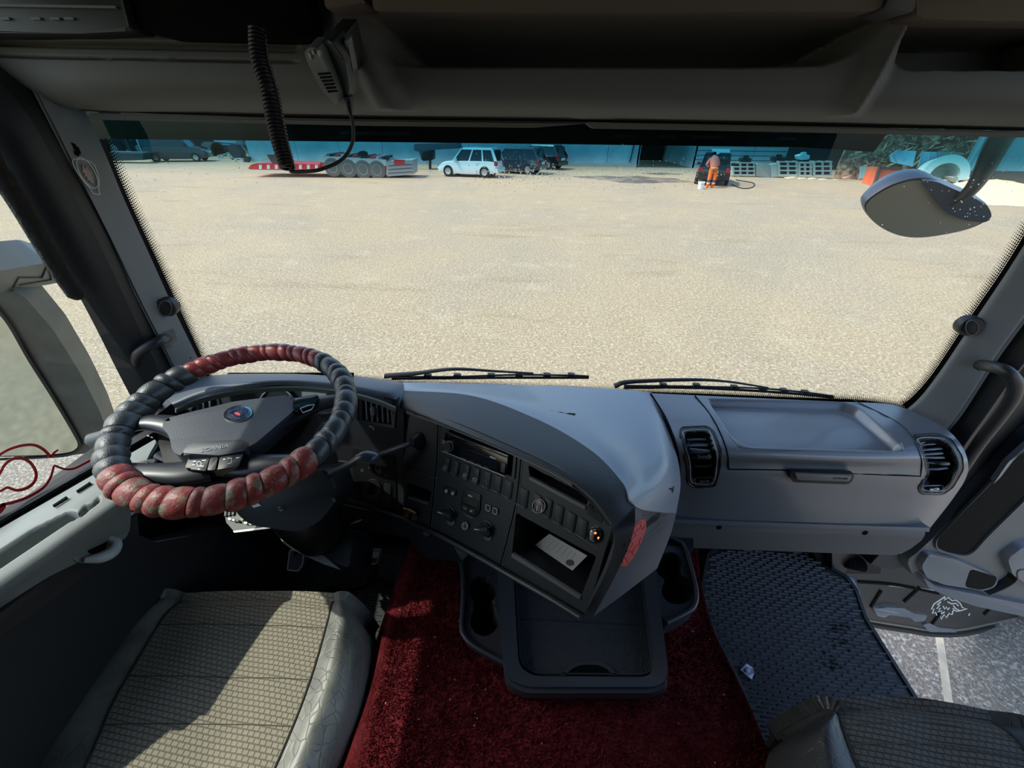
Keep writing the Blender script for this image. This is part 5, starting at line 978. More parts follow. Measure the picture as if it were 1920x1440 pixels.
cd_ = T('coil_cord', 'black coiled microphone cord hanging in front of the windscreen', 'cord', Y(515, 200, .70))
cc = cr(np.array([Y(482, 54, .72), Y(487, 110, .71), Y(504, 165, .70), (Y(515, 220, .69)), Y(526, 270, .68), Y(540, 316, .67)]), 40); nturn = 36; cpts = []
L = np.linspace(0, 1, nturn*14)
for k, t in enumerate(L):
    a = t*39; i = min(int(a), 38); p = cc[i]*(1-a+i)+cc[i+1]*(a-i); tg = cc[i+1]-cc[i]; tg /= np.linalg.norm(tg); e1 = np.cross(tg, (0, 1, 0)); e1 /= np.linalg.norm(e1); e2 = np.cross(tg, e1); w = 2*math.pi*nturn*t; rr_ = .0088+.0022*math.sin(math.pi*t)**.5
    cpts.append(p+rr_*(math.cos(w)*e1+math.sin(w)*e2))
tube('coil', cpts, .0023, pl_black, cd_, seg=6, up=(0, 1, 0.1))
tube('straight_lead', [cpts[-1], Y(545, 321, .67), Y(565, 322, .67), Y(600, 318, .67), Y(640, 300, .68), Y(660, 270, .685), Y(662, 235, .69), Y(655, 207, .695), Hm.at(650, 196, -.006)], .0026, rubber, cd_, n=50, seg=8)
# ================================================================== RIGHT DOOR (swung open)
dr = TS('door_2'); DP = Pl(np.array((1.22, .86, 0)), (.30, -.954, .02)); dg = mat('door_grey', S(74, 79, 82), .55, bump=(700, .2, .0005))
slab('window_frame', DP.off(-.03), [(1632, 1058), (1700, 985), (1790, 872), (1806, 842), (1842, 780), (1880, 740), (1912, 712), (1990, 650), (2060, 600), (2060, 700), (1920, 810), (1850, 905), (1760, 1000), (1722, 1040), (1700, 1062), (1668, 1070)], -.05, 0, pl_black, dr, bev=.004)
ribbon('frame_line', DP.off(-.03), [(1824, 906), (1856, 872), (1920, 800), (2000, 720)], 1.6, 0, .003, pl_grey, dr)
card = rnd([(1700, 1052), (1722, 1034), (1748, 1010), (1852, 904), (1880, 876), (1930, 820), (2080, 690), (2200, 640), (2200, 1240), (2000, 1190), (1900, 1150), (1800, 1120), (1740, 1096), (1712, 1080)], 10)
slab('door_card', DP, card, -.05, 0, dg, dr, bev=.006)
chan = rnd([(1750, 1010), (1800, 956), (1858, 896), (1888, 858), (1990, 770), (2060, 740), (2060, 820), (1920, 932), (1846, 1006), (1822, 1034), (1806, 1043), (1770, 1036), (1750, 1026)], 10)
rows = [[DP.at(1744, 1014, .001), DP.at(1815, 1060, .001)], [DP.at(1900, 850, .001), DP.at(1960, 930, .001)], [DP.at(2040, 730, .001), DP.at(2100, 820, .001)]]
slab('card_channel', DP, chan, -.001, .0015, pl_void, dr); ring('channel_edge', DP, chan, shrink(chan, .985, .975), 0, .008, dg, dr)
slab('window_ledge', DP, rnd([(1852, 904), (1880, 862), (1960, 790), (2080, 700), (2080, 740), (1980, 770), (1890, 858), (1866, 890)], 5), 0, .012, mat('ledge_pale', S(116, 124, 130), .5), dr, bev=.003)
slab('map_pocket', DP, rnd([(1716, 1052), (1730, 1030), (1780, 1040), (1862, 1076), (1856, 1094), (1836, 1100), (1760, 1088), (1726, 1074)], 8), 0, .02, mat('pocket_grey', S(90, 96, 102), .5), dr, bev=.005)
slab('pocket_opening', DP, rnd([(1808, 1058), (1860, 1074), (1852, 1092), (1828, 1098), (1798, 1092)], 8), .018, .0215, pl_void, dr)
slab('card_lower_edge', DP, rnd([(1716, 1070), (1740, 1088), (1820, 1104), (1920, 1126), (2040, 1150), (2040, 1176), (1920, 1150), (1816, 1126), (1770, 1110), (1726, 1090)], 6), 0, .028, mat('edge_blue', S(80, 87, 98), .5), dr, bev=.006)
slab('armrest', DP, rnd([(1872, 1036), (1900, 1015), (2000, 1000), (2100, 1000), (2100, 1120), (1920, 1092), (1882, 1066)], 8), 0, .03, mat('pocket_grey', None), dr, bev=.006)
slab('armrest_scoop', DP, rnd([(1904, 1052), (1914, 1040), (1990, 1030), (1990, 1080), (1914, 1078)], 6), .029, .032, pl_black, dr)
ribbon('card_joint', DP, [(1840, 1104), (1872, 1090), (1890, 1076), (1892, 1058), (1920, 1056)], 2, 0, .033, pl_black, dr, n=20)
DL = DP.off(-.07); lac = mat('brown_lacquer', S(34, 29, 23), .3, spec=.35, var=(S(27, 23, 19), 12, .45, .6))
slab('lower_skin', DL, rnd([(1560, 1000), (1700, 1000), (1760, 1090), (1840, 1110), (2100, 1160), (2100, 1200), (1920, 1164), (1860, 1176), (1800, 1188), (1745, 1188), (1630, 1166), (1560, 1100)], 8), -.03, 0, lac, dr, bev=.004)
ribbon('bottom_seal', DL, [(1600, 1160), (1635, 1170), (1700, 1181), (1745, 1188), (1800, 1188), (1860, 1176), (1920, 1163), (2060, 1135)], 5, -.005, .012, rubber, dr, n=40)
ribbon('seam_fold', DL, [(1625, 1162), (1700, 1174), (1745, 1181), (1800, 1180), (1860, 1168), (1920, 1154)], 2.5, 0, .005, mat('lacquer_edge', S(120, 112, 98), .3), dr, n=40)
for q in ([(1632, 1138), (1648, 1112), (1652, 1106)], [(1694, 1128), (1718, 1106), (1724, 1100)], [(1745, 1172), (1762, 1150)], [(1608, 1090), (1680, 1096), (1760, 1112)], [(1844, 1152), (1858, 1138)]): ribbon('press_line', DL, q, 4, 0, .004, pl_void, dr, n=12)
slab('hinge_bracket', DL, rnd([(1633, 1136), (1645, 1136), (1660, 1134), (1690, 1136), (1708, 1146), (1734, 1150), (1730, 1160), (1712, 1162), (1702, 1154), (1662, 1148), (1655, 1154), (1640, 1150)], 3), 0, .012, mat('bracket_steel', S(128, 138, 152), .25, .6), dr, bev=.002)
slab('corner_bracket', DL, rnd([(1728, 1170), (1740, 1166), (1760, 1176), (1790, 1178), (1792, 1184), (1740, 1183)], 3), 0, .006, mat('bracket_steel', None), dr)
slab('paint_scratches', DL, [(1660, 1095), (1690, 1098), (1720, 1101), (1752, 1106), (1754, 1108), (1720, 1105), (1688, 1101), (1668, 1099)], 0, .0008, mark, dr)
gr = T('lion_sticker', 'white outline crowned beast head sticker low on the open door', 'sticker', DL.at(1776, 1140)); GPn = DL
for q in ([(1772, 1118), (1762, 1125), (1751, 1132), (1746, 1142), (1751, 1141), (1748, 1150), (1754, 1148), (1758, 1157), (1763, 1152), (1764, 1161), (1770, 1152), (1774, 1158), (1779, 1150), (1785, 1152), (1787, 1144)],
          [(1772, 1118), (1770, 1125), (1778, 1120), (1785, 1126), (1792, 1125), (1800, 1131), (1804, 1139), (1813, 1141), (1800, 1145), (1792, 1141), (1787, 1135)], [(1764, 1128), (1757, 1134), (1762, 1134), (1756, 1141), (1763, 1140), (1759, 1147), (1766, 1145), (1764, 1151), (1771, 1147)],
          [(1768, 1136), (1771, 1142), (1774, 1138), (1777, 1143), (1780, 1139)], [(1776, 1128), (1784, 1132), (1792, 1131), (1797, 1136)], [(1786, 1140), (1792, 1146), (1799, 1145)], [(1818, 1150), (1816, 1154)]):
    ribbon('sticker_line', GPn, q, 1.9, .0, .0012, whitep, gr)
for px, py in ((1798, 800), (1828, 752)): pass
slab('hinge_block', DP.off(-.22), rnd([(1790, 772), (1812, 748), (1848, 735), (1880, 752), (1864, 790), (1830, 802), (1822, 796), (1800, 790)], 8), -.04, 0, pl_void, dr, bev=.004)
stp = TS('trim_6'); Sp = Pl((0, 0, -1.37), (0, 0, 1))
slab('sill_plate', Pl(Z(1600, 1110, -1.36), (-.2, -.2, 1)), [(1580, 1082), (1598, 1080), (1612, 1112), (1620, 1152), (1618, 1160), (1600, 1128)], -.01, 0, mat('sill_chrome', S(170, 185, 215), .2, .7), stp)
for i in range(5): lathe('cable_boot', Z(1586+i*7, 1052+i*1.5, -1.30), (1, .1, 0), [(.020, -.004), (.026, 0), (.020, .004)], rubber, stp, 14)
box('door_step', (1.04, .75, -1.44), (.10, .4, .08), pl_black, stp); slab('kick_panel', Pl((0, .90, 0), (0, -1, 0)), [(1520, 1020), (1660, 1030), (1650, 1076), (1540, 1076)], -.05, 0, pl_black, stp)
# ================================================================== WIPERS and FRONT MIRROR
def wiper(lab, pts, par2):
    t = T('windscreen_wiper', lab, 'wiper', Y(pts[0][0], pts[0][1], 1.02)); yv = 1.0
    tube('wiper_arm', [Y(x, y, yv) for x, y in pts], [.011, .009, .007, .005, .004][:len(pts)], pl_black, t, n=30, seg=8, flat=.6)
    tube('wiper_blade', [Y(x, y, yv+.012) for x, y in par2], .0042, rubber, t, n=30, seg=8); tube('blade_frame', [Y(x, y-4+1.5*math.sin(i*2), yv+.008) for i, (x, y) in enumerate(par2)], .003, pl_dark, t, n=30, seg=6)
    for i in range(6):
        f = .15+.13*i; P_ = cr(np.array(par2, float), 50)[int(f*49)]; slab('blade_clip', Pl((0, yv-.006, 0), (0, -1, 0)), rnd([(P_[0]-7, P_[1]-6), (P_[0]+7, P_[1]-5), (P_[0]+7, P_[1]+2), (P_[0]-7, P_[1]+1)], 2), -.012, 0, pl_dark, t, bev=.001)
    return t
wiper('black wiper lying behind the steering wheel side, first from the left', [(722, 705), (780, 700), (850, 692), (930, 696), (1000, 700)], [(735, 710), (850, 709), (960, 708), (1060, 708), (1104, 708)])
wiper('black wiper ending above the passenger tray, its blade angled down', [(1152, 724), (1180, 716), (1290, 712), (1360, 715), (1440, 727)], [(1170, 727), (1300, 727), (1420, 733), (1500, 739), (1562, 745)])
fmn = T('front_mirror', 'rounded front view mirror on a curved arm outside the windscreen', 'mirror', Y(1740, 395, 1.42)); yM = 1.42
hous = cr(np.array([(1621, 388), (1630, 372), (1660, 352), (1690, 340), (1720, 334), (1750, 336), (1785, 352), (1820, 366), (1850, 384), (1855, 402), (1848, 414), (1820, 428), (1780, 438), (1730, 445), (1690, 442), (1655, 428), (1632, 408)], float), 60, True)
HP = Pl(Y(1740, 395, yM), (-.12, -.86, -.30)); sc_ = [1, 1.0, .97, .85, .55]; V = []; F = []
for s, h in zip((1, 1.02, 1.0, .8, .35), (.0, -.012, -.04, -.085, -.12)):
    c = np.array((1742, 388)); 
    for x, y in hous: V.append(HP.at(c[0]+(x-c[0])*s, c[1]+(y-c[1])*s-(1-s)*22, h))
for j in range(4): F += [(j*60+i, j*60+(i+1) % 60, (j+1)*60+(i+1) % 60, (j+1)*60+i) for i in range(60)]
F.append(tuple(range(240, 300))); mesh('mirror_shell', V, F, mat('shell_blue', S(52, 60, 76), .35), fmn, 1.2)
slab('mirror_glass', HP, [tuple(p) for p in (hous-np.array((1742, 390)))*.965+np.array((1740, 392))], -.012, .001, mat('mirror_reflection_tone', S(150, 141, 124), .3, .1, spec=.8), fmn)  # reflected ground put into a nearly matt beige colour
slab('shell_crown', HP, rnd([(1722, 334), (1752, 336), (1788, 352), (1822, 366), (1850, 384), (1856, 402), (1846, 414), (1800, 408), (1772, 396), (1756, 380), (1742, 358)], 12), 0, .014, mat('shell_blue', None), fmn, bev=.005)
tube('mirror_arm', [Y(1786, 380, 1.40), Y(1810, 366, 1.38), Y(1832, 342, 1.35), Y(1850, 310, 1.31), Y(1868, 275, 1.27), Y(1890, 240, 1.22), Y(1930, 190, 1.15)], [.018, .022, .024, .026, .030, .032, .032], mat('arm_dark', S(30, 38, 42), .35), fmn, n=40, seg=12, flat=.7)
# ================================================================== YARD: BUILDING
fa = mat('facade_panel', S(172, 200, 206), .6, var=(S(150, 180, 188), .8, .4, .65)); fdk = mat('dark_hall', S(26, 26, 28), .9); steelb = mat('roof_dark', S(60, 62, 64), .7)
def gp(px, py): return Z(px, py, GZ)
BY = 38.5; bd_ = T('warehouse', 'long pale blue panelled warehouse with an open dark doorway across the yard', 'building', (0, BY, GZ))
def bx_(px0, px1, y=BY, m=fa, nm='facade_panel', top=3.6, bot=GZ, dep=.25, par=bd_, push=0):
    a = Y(px0, 300, y)[0]; b = Y(px1, 300, y)[0]; return box(nm, ((a+b)/2, y+dep/2+push, (top+bot)/2), (abs(b-a)-.03, dep, top-bot), m, par)
for a, b in ((470, 560), (560, 640), (640, 720), (720, 800), (800, 880), (880, 960), (960, 1048), (1048, 1138), (1138, 1198)): bx_(a, b)
for a, b in ((1300, 1350), (1350, 1410), (1410, 1472)): bx_(a, b)
for i in range(5): bx_(1302, 1470, m=steelb, nm='panel_seam', top=-2.55+.33*i, bot=-2.58+.33*i, dep=.02, push=-.04)
bx_(1196, 1302, y=BY+9, m=fdk, nm='hall_back_wall', dep=.2); bx_(1472, 1640, m=mat('door_dark_grey', S(58, 64, 68), .8), nm='hall_door', dep=.2)  # the hall door carries one even dark grey
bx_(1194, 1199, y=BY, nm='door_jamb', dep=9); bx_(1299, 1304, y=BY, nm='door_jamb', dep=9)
a = Y(460, 300, BY)[0]; b = Y(1640, 300, BY)[0]; box('roof', ((a+b)/2, BY+5, 3.7), (b-a, 11, .25), steelb, bd_)
bx_(1198, 1300, top=3.6, bot=.6, nm='door_header'); bx_(1048, 1195, m=mat('plinth', S(176, 170, 158), .9), nm='plinth', top=GZ+.25, dep=.1, push=-.14)
slab('downpipe', Pl((0, BY-.06, 0), (0, -1, 0)), [(1188, 272), (1190, 272), (1182, 304), (1180, 304)], -.05, .02, steelb, bd_)
# left far side: dark tree line / parked machines behind
sh = T('machine_shed', 'dark open machine shed at the far left behind the parked van', 'building', (-30, 52, GZ)); shm = mat('shed_dark', S(46, 50, 50), .85)
a = Y(60, 300, 52)[0]; b = Y(480, 300, 52)[0]; box('rear_wall', ((a+b)/2, 54, 1.5), (b-a, .3, 8.7), shm, sh); box('roof', ((a+b)/2, 52.5, 5.8), (b-a, 4, .2), steelb, sh)
for i in range(7): box('post', (a+(b-a)*i/6, 51, 1.4), (.3, .3, 8.5), steelb, sh)
cs = T('metal_shed', 'turquoise corrugated metal shed at the far right of the yard', 'building', (24, 27, GZ)); cm_ = mat('corrugated', S(150, 190, 192), .5)
a = Y(1812, 300, 28)[0]; N_ = 44; V = []; F = []
for i in range(N_*2): x = a+i*.16; V += [(x, 28+.05*(i % 2), -2.0), (x, 28+.05*(i % 2), 3.5)]
for i in range(N_*2-1): F.append((2*i, 2*i+2, 2*i+3, 2*i+1))
mesh('corrugated_sheet', V, F, cm_, cs, 0); box('shed_post', (a+1.7, 27.9, .4), (.25, .15, 6.2), steelb, cs); box('base_wall', (a+7, 28.2, -2.45), (14, .3, .85), mat('old_wall', S(120, 108, 96), .9), cs)
# uneven heap standing in for a brown windscreen reflection, and loose stone blocks
hp = T('reflection_heap', 'tall brown heap standing in for a windscreen reflection, at the right end of the warehouse', 'heap', (19, 30, GZ)); hm = mat('reflection_brown', S(176, 132, 108), .95, bump=(3, 1, .25), var=(S(110, 80, 64), 3, .4, .6))
hx0 = Y(1572, 300, 31.5)[0]; hx1 = Y(1900, 300, 31.5)[0]; rr = np.random.RandomState(4); rows = []
for j in range(12):
    t = j/11; zz = GZ+t*7.2; rows.append([(hx0+(hx1-hx0)*i/15+(t*1.6 if i < 3 else 0)+rr.randn()*.12, 31.0+t*3.5+rr.randn()*.25, zz+rr.randn()*.12) for i in range(16)])
patch('heap_body', rows, 60, 40, hm, hp, thick=.1)
rr = random.Random(12); V = []; F = []
for _ in range(700):
    t = rr.random(); x = rr.uniform(hx0+.3+t*1.4, hx1); c = np.array((x, 30.7+t*3.5, GZ+.1+t*7)); s = rr.uniform(.06, .3); d1 = np.array((rr.gauss(0, 1), rr.gauss(0, .5), rr.gauss(0, .5))); d1 *= s*1.6/np.linalg.norm(d1); d2 = np.array((0, -.2, 1))*s*.25; b = len(V)
    V += [c-d1, c+d1, c+d1+d2, c-d1+d2, c+np.array((0, -s*.6, 0))]; F += [(b, b+1, b+4), (b+1, b+2, b+4), (b+2, b+3, b+4), (b+3, b, b+4)]
mesh('loose_bark', V, F, mat('bark', S(196, 158, 132), .9, var=(S(120, 90, 72), 5, .4, .6)), hp, 0, kind='stuff')
# ================================================================== CARS
tyre = mat('tyre', S(34, 34, 34), .8); rimm = mat('alloy', S(170, 172, 174), .3, .7); wing_g = mat('car_glass', S(30, 40, 46), .08); rl = mat('tail_lamp', S(190, 30, 36), .25)
def car(lab, cx, cy, yaw, col, L=4.3, Wd=1.8, H=1.65, boxy=.5, group=None, van=False):
    m = mat('paint_'+lab.split()[0]+lab.split()[1], col, .22, coat=.6); t = bpy.data.objects.new('car' if not van else 'van', None); C.objects.link(t); t.location = (cx, cy, GZ)
    props(t, lab, 'car' if not van else 'van', group)
    M_ = Matrix.Translation((cx, cy, GZ))@Matrix.Rotation(yaw, 4, 'Z')  # local: front +x
    def w(P): return [tuple(M_@Vector(p)) for p in P]
    def loft(nm, secs, mt, sm=.7):
        V = []; F = []; n = len(secs[0])
        for s in secs: V += w(s)
        for j in range(len(secs)-1): F += [(j*n+i, j*n+(i+1) % n, (j+1)*n+(i+1) % n, (j+1)*n+i) for i in range(n)]
        F += [tuple(range(n))[::-1], tuple((len(secs)-1)*n+i for i in range(n))]
        bm = bmesh.new(); vs = [bm.verts.new(v) for v in V]; [bm.faces.new([vs[i] for i in f]) for f in F]; return from_bm(nm, bm, mt, t, sm)
    h = L/2; wl_ = H*.56; W2 = Wd/2
    prof = [(-h, .55, .86, .90), (-h+.05, .30, wl_*1.0, .97), (-h+.5, .22, wl_+.03, 1), (0, .20, wl_+.02, 1), (h-1.25, .20, wl_*1.0, 1), (h-.55, .22, wl_*.92, .98), (h-.1, .28, wl_*.74, .90), (h, .42, wl_*.60, .78)]
    loft('body', [[(x, -W2*k*.96, z0), (x, -W2*k, z0+.12), (x, -W2*k, (z0+z1)/2), (x, -W2*k*.97, z1-.06), (x, -W2*k*.86, z1), (x, W2*k*.86, z1), (x, W2*k*.97, z1-.06), (x, W2*k, (z0+z1)/2), (x, W2*k, z0+.12), (x, W2*k*.96, z0)] for x, z0, z1, k in prof], m)
    xr, xf = -h+.04, h-1.15; gr_ = [(xr, xr+.25+.3*(1-boxy)), (xf, xf-.55-.3*(1-boxy))]
    x0, x0t, x1, x1t = gr_[0][0], gr_[0][1], gr_[1][0], gr_[1][1]
    loft('cabin_glass', [[(x0+.02, -W2*.90, wl_-.02), (x1, -W2*.90, wl_-.02), (x1, W2*.90, wl_-.02), (x0+.02, W2*.90, wl_-.02)], [(x0t+.02, -W2*.75, H-.08), (x1t, -W2*.75, H-.08), (x1t, W2*.75, H-.08), (x0t+.02, W2*.75, H-.08)]], m if van else wing_g)
    loft('roof', [[(x0t-.02, -W2*.77, H-.10), (x1t+.04, -W2*.77, H-.10), (x1t+.04, W2*.77, H-.10), (x0t-.02, W2*.77, H-.10)], [(x0t+.05, -W2*.70, H), (x1t-.15, -W2*.70, H), (x1t-.15, W2*.70, H), (x0t+.05, W2*.70, H)]], m)
    for s in (-1, 1):
        for f, (fa_, fb_) in enumerate(((0, 0), (.30, .32), (.62, .62), (1, 1))):
            xa = x0+(x1-x0)*fa_; xb = x0t+(x1t-x0t)*fb_; ww = .05 if f else .10
            loft('pillar', [[(xa-ww, s*W2*.86, wl_-.02), (xa+ww, s*W2*.86, wl_-.02), (xa+ww, s*W2*.915, wl_-.02), (xa-ww, s*W2*.915, wl_-.02)], [(xb-ww*.8, s*W2*.70, H-.08), (xb+ww*.8, s*W2*.70, H-.08), (xb+ww*.8, s*W2*.772, H-.08), (xb-ww*.8, s*W2*.772, H-.08)]], m)
        box_ = lambda nm, c, sz, mt: from_bm(nm, (lambda b: (box_bm(b, (0, 0, 0), sz, M_.to_3x3()@Matrix.Identity(3), 0.02), [setattr(v, 'co', v.co+(M_@Vector(c))) for v in b.verts], b)[-1])(bmesh.new()), mt, t)
        box_('tail_lamp', (-h+.05, s*W2*.84, wl_-.10), (.12, .22, .22), rl); box_('wing_mirror', (x1-.25, s*(W2+.08), wl_+.05), (.12, .20, .16), m); box_('head_lamp', (h-.25, s*W2*.72, wl_*.72), (.3, .3, .14), rimm)
        for xx in (-h+.78, h-.82):
            c = M_@Vector((xx, s*(W2-.03), .33)); ax = M_.to_3x3()@Vector((0, s, 0))
            wh = lathe('wheel', c, ax, [(.20, .04), (.33, .06), (.345, .0), (.33, -.12), (.1, -.13)][::-1], tyre, t, 20); lathe('wheel_rim', c, ax, [(.205, .03), (.20, .075), (.06, .055), (0, .06)], rimm, wh, 10)
    box_('rear_bumper', (-h, 0, .42), (.14, Wd*.94, .22), m if boxy > .3 else tyre); box_('number_plate', (-h-.03, 0, wl_-.22), (.04, .5, .12), whitep)
    box_('rear_window', (x0-(.0)+.09+.1*(1-boxy), 0, (wl_+H)/2-.02), (.05, Wd*.62, (H-wl_)*.62), wing_g) if not van else None
    return t, M_, box_
def gpos(px, py): p = gp(px, py); return p[0], p[1]
x, y = gpos(880, 332); car('white boxy estate car parked in front of the two dark cars', x, y+.7, math.radians(168), S(224, 232, 232), L=4.1, H=1.66, boxy=.9)
x, y = gpos(962, 326); car('dark blue estate car with alloy wheels parked beside the white car', x, y+.9, math.radians(160), S(44, 52, 68), L=4.4, H=1.62, boxy=.4)
x, y = gpos(1008, 318); car('black estate car with red tail lamps, rightmost of the three parked side by side', x+.0, y+1.4, math.radians(150), S(20, 22, 26), L=4.4, H=1.66, boxy=.4)
xc, yc = gpos(1334, 350); ct, cM, cb_ = car('black hatchback seen from behind, being washed by the orange worker', xc+.8, yc+2.25, math.atan2(yc+2.25, xc+.8), S(24, 26, 30), L=4.0, Wd=1.78, H=1.66, boxy=.3)
cloth = slab('roof_rag', Pl((xc, yc+1.0, -.9), (0, -1, .3)), [(1334, 279), (1368, 280), (1368, 289), (1338, 290)], -.02, .04, mat('rag', S(180, 226, 230), .7), ct)
x, y = gpos(322, 304); vt, vM, vb_ = car('dark parked van with a pale chevron striped rear at the far left', x, y+1.2, math.radians(18), S(52, 66, 70), L=4.6, Wd=1.9, H=2.1, boxy=1, van=True)
vb_('rear_panel', (-2.33, 0, 1.2), (.06, 1.84, 1.7), mat('pale_rear', S(190, 232, 236), .4))
for i in range(7):
    for s in (-1, 1):
        bm = bmesh.new(); P4 = [(-2.38, s*(.10+i*.12), .62), (-2.38, s*(.16+i*.12), .62), (-2.38, min(.9, (.34+i*.12))*s, .98), (-2.38, min(.88, (.28+i*.12))*s, .98)]; prism_bm(bm, [tuple(vM@Vector(p)) for p in P4], [tuple(vM@Vector((p[0]-.01, p[1], p[2]))) for p in P4]); from_bm('chevron_stripe', bm, pl_black, vt, 0)
# worker leaning over the boot, bucket at his feet
def skin(nm, J, E_, m, par, lev=1):
    me = bpy.data.meshes.new(nm); me.from_pydata([j[:3] for j in J], E_, []); o = bpy.data.objects.new(nm, me); C.objects.link(o); md = o.modifiers.new('s', 'SKIN'); 
    for v, j in zip(me.skin_vertices[0].data if me.skin_vertices else [], J): v.radius = (j[3], j[3])
    if not me.skin_vertices:
        pass
    md2 = o.modifiers.new('u', 'SUBSURF'); md2.levels = lev; md2.render_levels = lev
    dg_ = bpy.context.evaluated_depsgraph_get(); dg_.update(); m2 = bpy.data.meshes.new_from_object(o.evaluated_get(dg_)); C.objects.unlink(o); bpy.data.objects.remove(o)
    return put(nm, m2, m, par, 1.2)
pX, pY = gpos(1330, 352); pe = T('person', 'person in orange and pink work clothes leaning over the boot of the black hatchback', 'person', (pX, pY, GZ))
def limb(nm, pts, rs, m): return tube(nm, [np.array((pX+a, pY+b, GZ+c)) for a, b, c in pts], rs, m, pe, n=24, seg=12, up=(0, 1, .2))
org = mat('hi_vis_orange', S(240, 110, 30), .8); pnk = mat('faded_jacket', S(250, 128, 114), .8); skn = mat('skin_tone', S(150, 110, 90), .6); blu = mat('blue_trim', S(60, 66, 100), .7); refl = mat('reflective_band', S(214, 218, 214), .4)
bm = bmesh.new(); J = dict(hip=(0, .05, .95, .15), belly=(0, .10, 1.12, .145), chest=(0, .28, 1.36, .17), neck=(0, .42, 1.52, .06), head=(0, .50, 1.62, .10), crown=(0, .54, 1.70, .08),
  sl=(-.19, .32, 1.42, .07), el=(-.30, .34, 1.14, .05), wl=(-.14, .50, 1.02, .035), hl=(-.04, .58, 1.02, .035), sr=(.19, .32, 1.42, .07), er=(.30, .34, 1.14, .05), wr=(.16, .52, 1.04, .035), hr=(.08, .6, 1.05, .035),
  kl=(-.12, .0, .90, .10), ll=(-.15, -.04, .50, .07), fl=(-.17, -.02, .09, .05), tl=(-.18, .14, .05, .04), kr=(.12, .02, .90, .10), lr=(.13, -.06, .50, .07), fr=(.10, -.04, .09, .05), tr=(.10, .12, .05, .04))
names = list(J); vs = [(pX+J[k][0], pY+J[k][1], GZ+J[k][2]) for k in names]; ed = [('hip', 'belly'), ('belly', 'chest'), ('chest', 'neck'), ('neck', 'head'), ('head', 'crown'), ('chest', 'sl'), ('sl', 'el'), ('el', 'wl'), ('wl', 'hl'), ('chest', 'sr'), ('sr', 'er'), ('er', 'wr'), ('wr', 'hr'), ('hip', 'kl'), ('kl', 'll'), ('ll', 'fl'), ('fl', 'tl'), ('hip', 'kr'), ('kr', 'lr'), ('lr', 'fr'), ('fr', 'tr')]
me = bpy.data.meshes.new('b'); me.from_pydata(vs, [(names.index(a), names.index(b)) for a, b in ed], []); o = bpy.data.objects.new('b', me); C.objects.link(o)
bm = bmesh.new(); bm.from_mesh(me); lay = bm.verts.layers.skin.verify(); bm.verts.ensure_lookup_table()
for v, k in zip(bm.verts, names): v[lay].radius = (J[k][3], J[k][3])
bm.verts[0][lay].use_root = True; bm.to_mesh(me); bm.free(); o.modifiers.new('s', 'SKIN'); o.modifiers.new('u', 'SUBSURF').levels = 1
dgh = bpy.context.evaluated_depsgraph_get(); dgh.update(); m2 = bpy.data.meshes.new_from_object(o.evaluated_get(dgh)); C.objects.unlink(o); bpy.data.objects.remove(o); put('body', m2, skn, pe, 1.2)
limb('jacket', [(0, .08, 1.02), (0, .12, 1.14), (0, .24, 1.32), (0, .34, 1.44), (0, .42, 1.51)], [.19, .21, .235, .19, .09], pnk)
for s in (-1, 1):
    limb('jacket_sleeve', [(s*.16, .31, 1.42), (s*.25, .33, 1.30), (s*.31, .35, 1.14), (s*.22, .44, 1.06), (s*.15, .50, 1.03)], [.09, .08, .07, .06, .05], pnk); limb('sleeve_band', [(s*.25, .40, 1.085), (s*.20, .455, 1.05)], [.072, .068], refl)
    limb('trouser_leg', [(s*.10, .03, .98), (s*.125, .0, .80), (s*.14, -.04, .52), (s*.135, -.03, .30), (s*.135, -.03, .14)], [.13, .12, .10, .09, .085], org); limb('trouser_band', [(s*.14, -.045, .40), (s*.14, -.04, .30)], [.100, .098], blu); limb('trouser_band', [(s*.138, -.04, .27), (s*.136, -.035, .22)], [.098, .096], refl)
    limb('boot', [(s*.135, -.05, .12), (s*.14, -.01, .06), (s*.145, .16, .05)], [.075, .07, .05], org)
limb('trousers_seat', [(0, .04, .86), (0, .04, .94), (0, .06, 1.04)], [.17, .215, .19], org); limb('waist_band', [(0, .045, .955), (0, .05, .985)], [.222, .218], refl)
lathe('hair', (pX, pY+.50, GZ+1.64), (0, .1, 1), [(.10, -.05), (.112, 0), (.10, .06), (.05, .10), (0, .11)], pl_void, pe, 16)
bx0, by0 = gpos(1313, 354); bk = T('bucket', 'white plastic bucket standing on the gravel by the worker feet', 'bucket', (bx0, by0, GZ)); lathe('bucket_body', (bx0, by0, GZ), (0, 0, 1), [(.13, 0), (.18, .34), (.19, .35), (.175, .34), (.12, .03), (0, .03)], whitep, bk, 20)
tube('bucket_handle', [(bx0-.18, by0, GZ+.33), (bx0-.12, by0-.12, GZ+.27), (bx0, by0-.2, GZ+.24), (bx0+.12, by0-.12, GZ+.27), (bx0+.18, by0, GZ+.33)], .008, steel, bk, n=16, seg=6)
hz_ = T('hose', 'dark hose lying on the gravel from the hatchback to the crates', 'hose', gp(1390, 350)); tube('hose_line', [gp(1372, 347)+np.array((0, 0, .02)), gp(1392, 354)+np.array((0, 0, .02)), gp(1410, 352)+np.array((0, 0, .02)), gp(1412, 344)+np.array((0, 0, .02)), gp(1380, 338)+np.array((0, 0, .02))], .03, pl_black, hz_, n=30, seg=6)
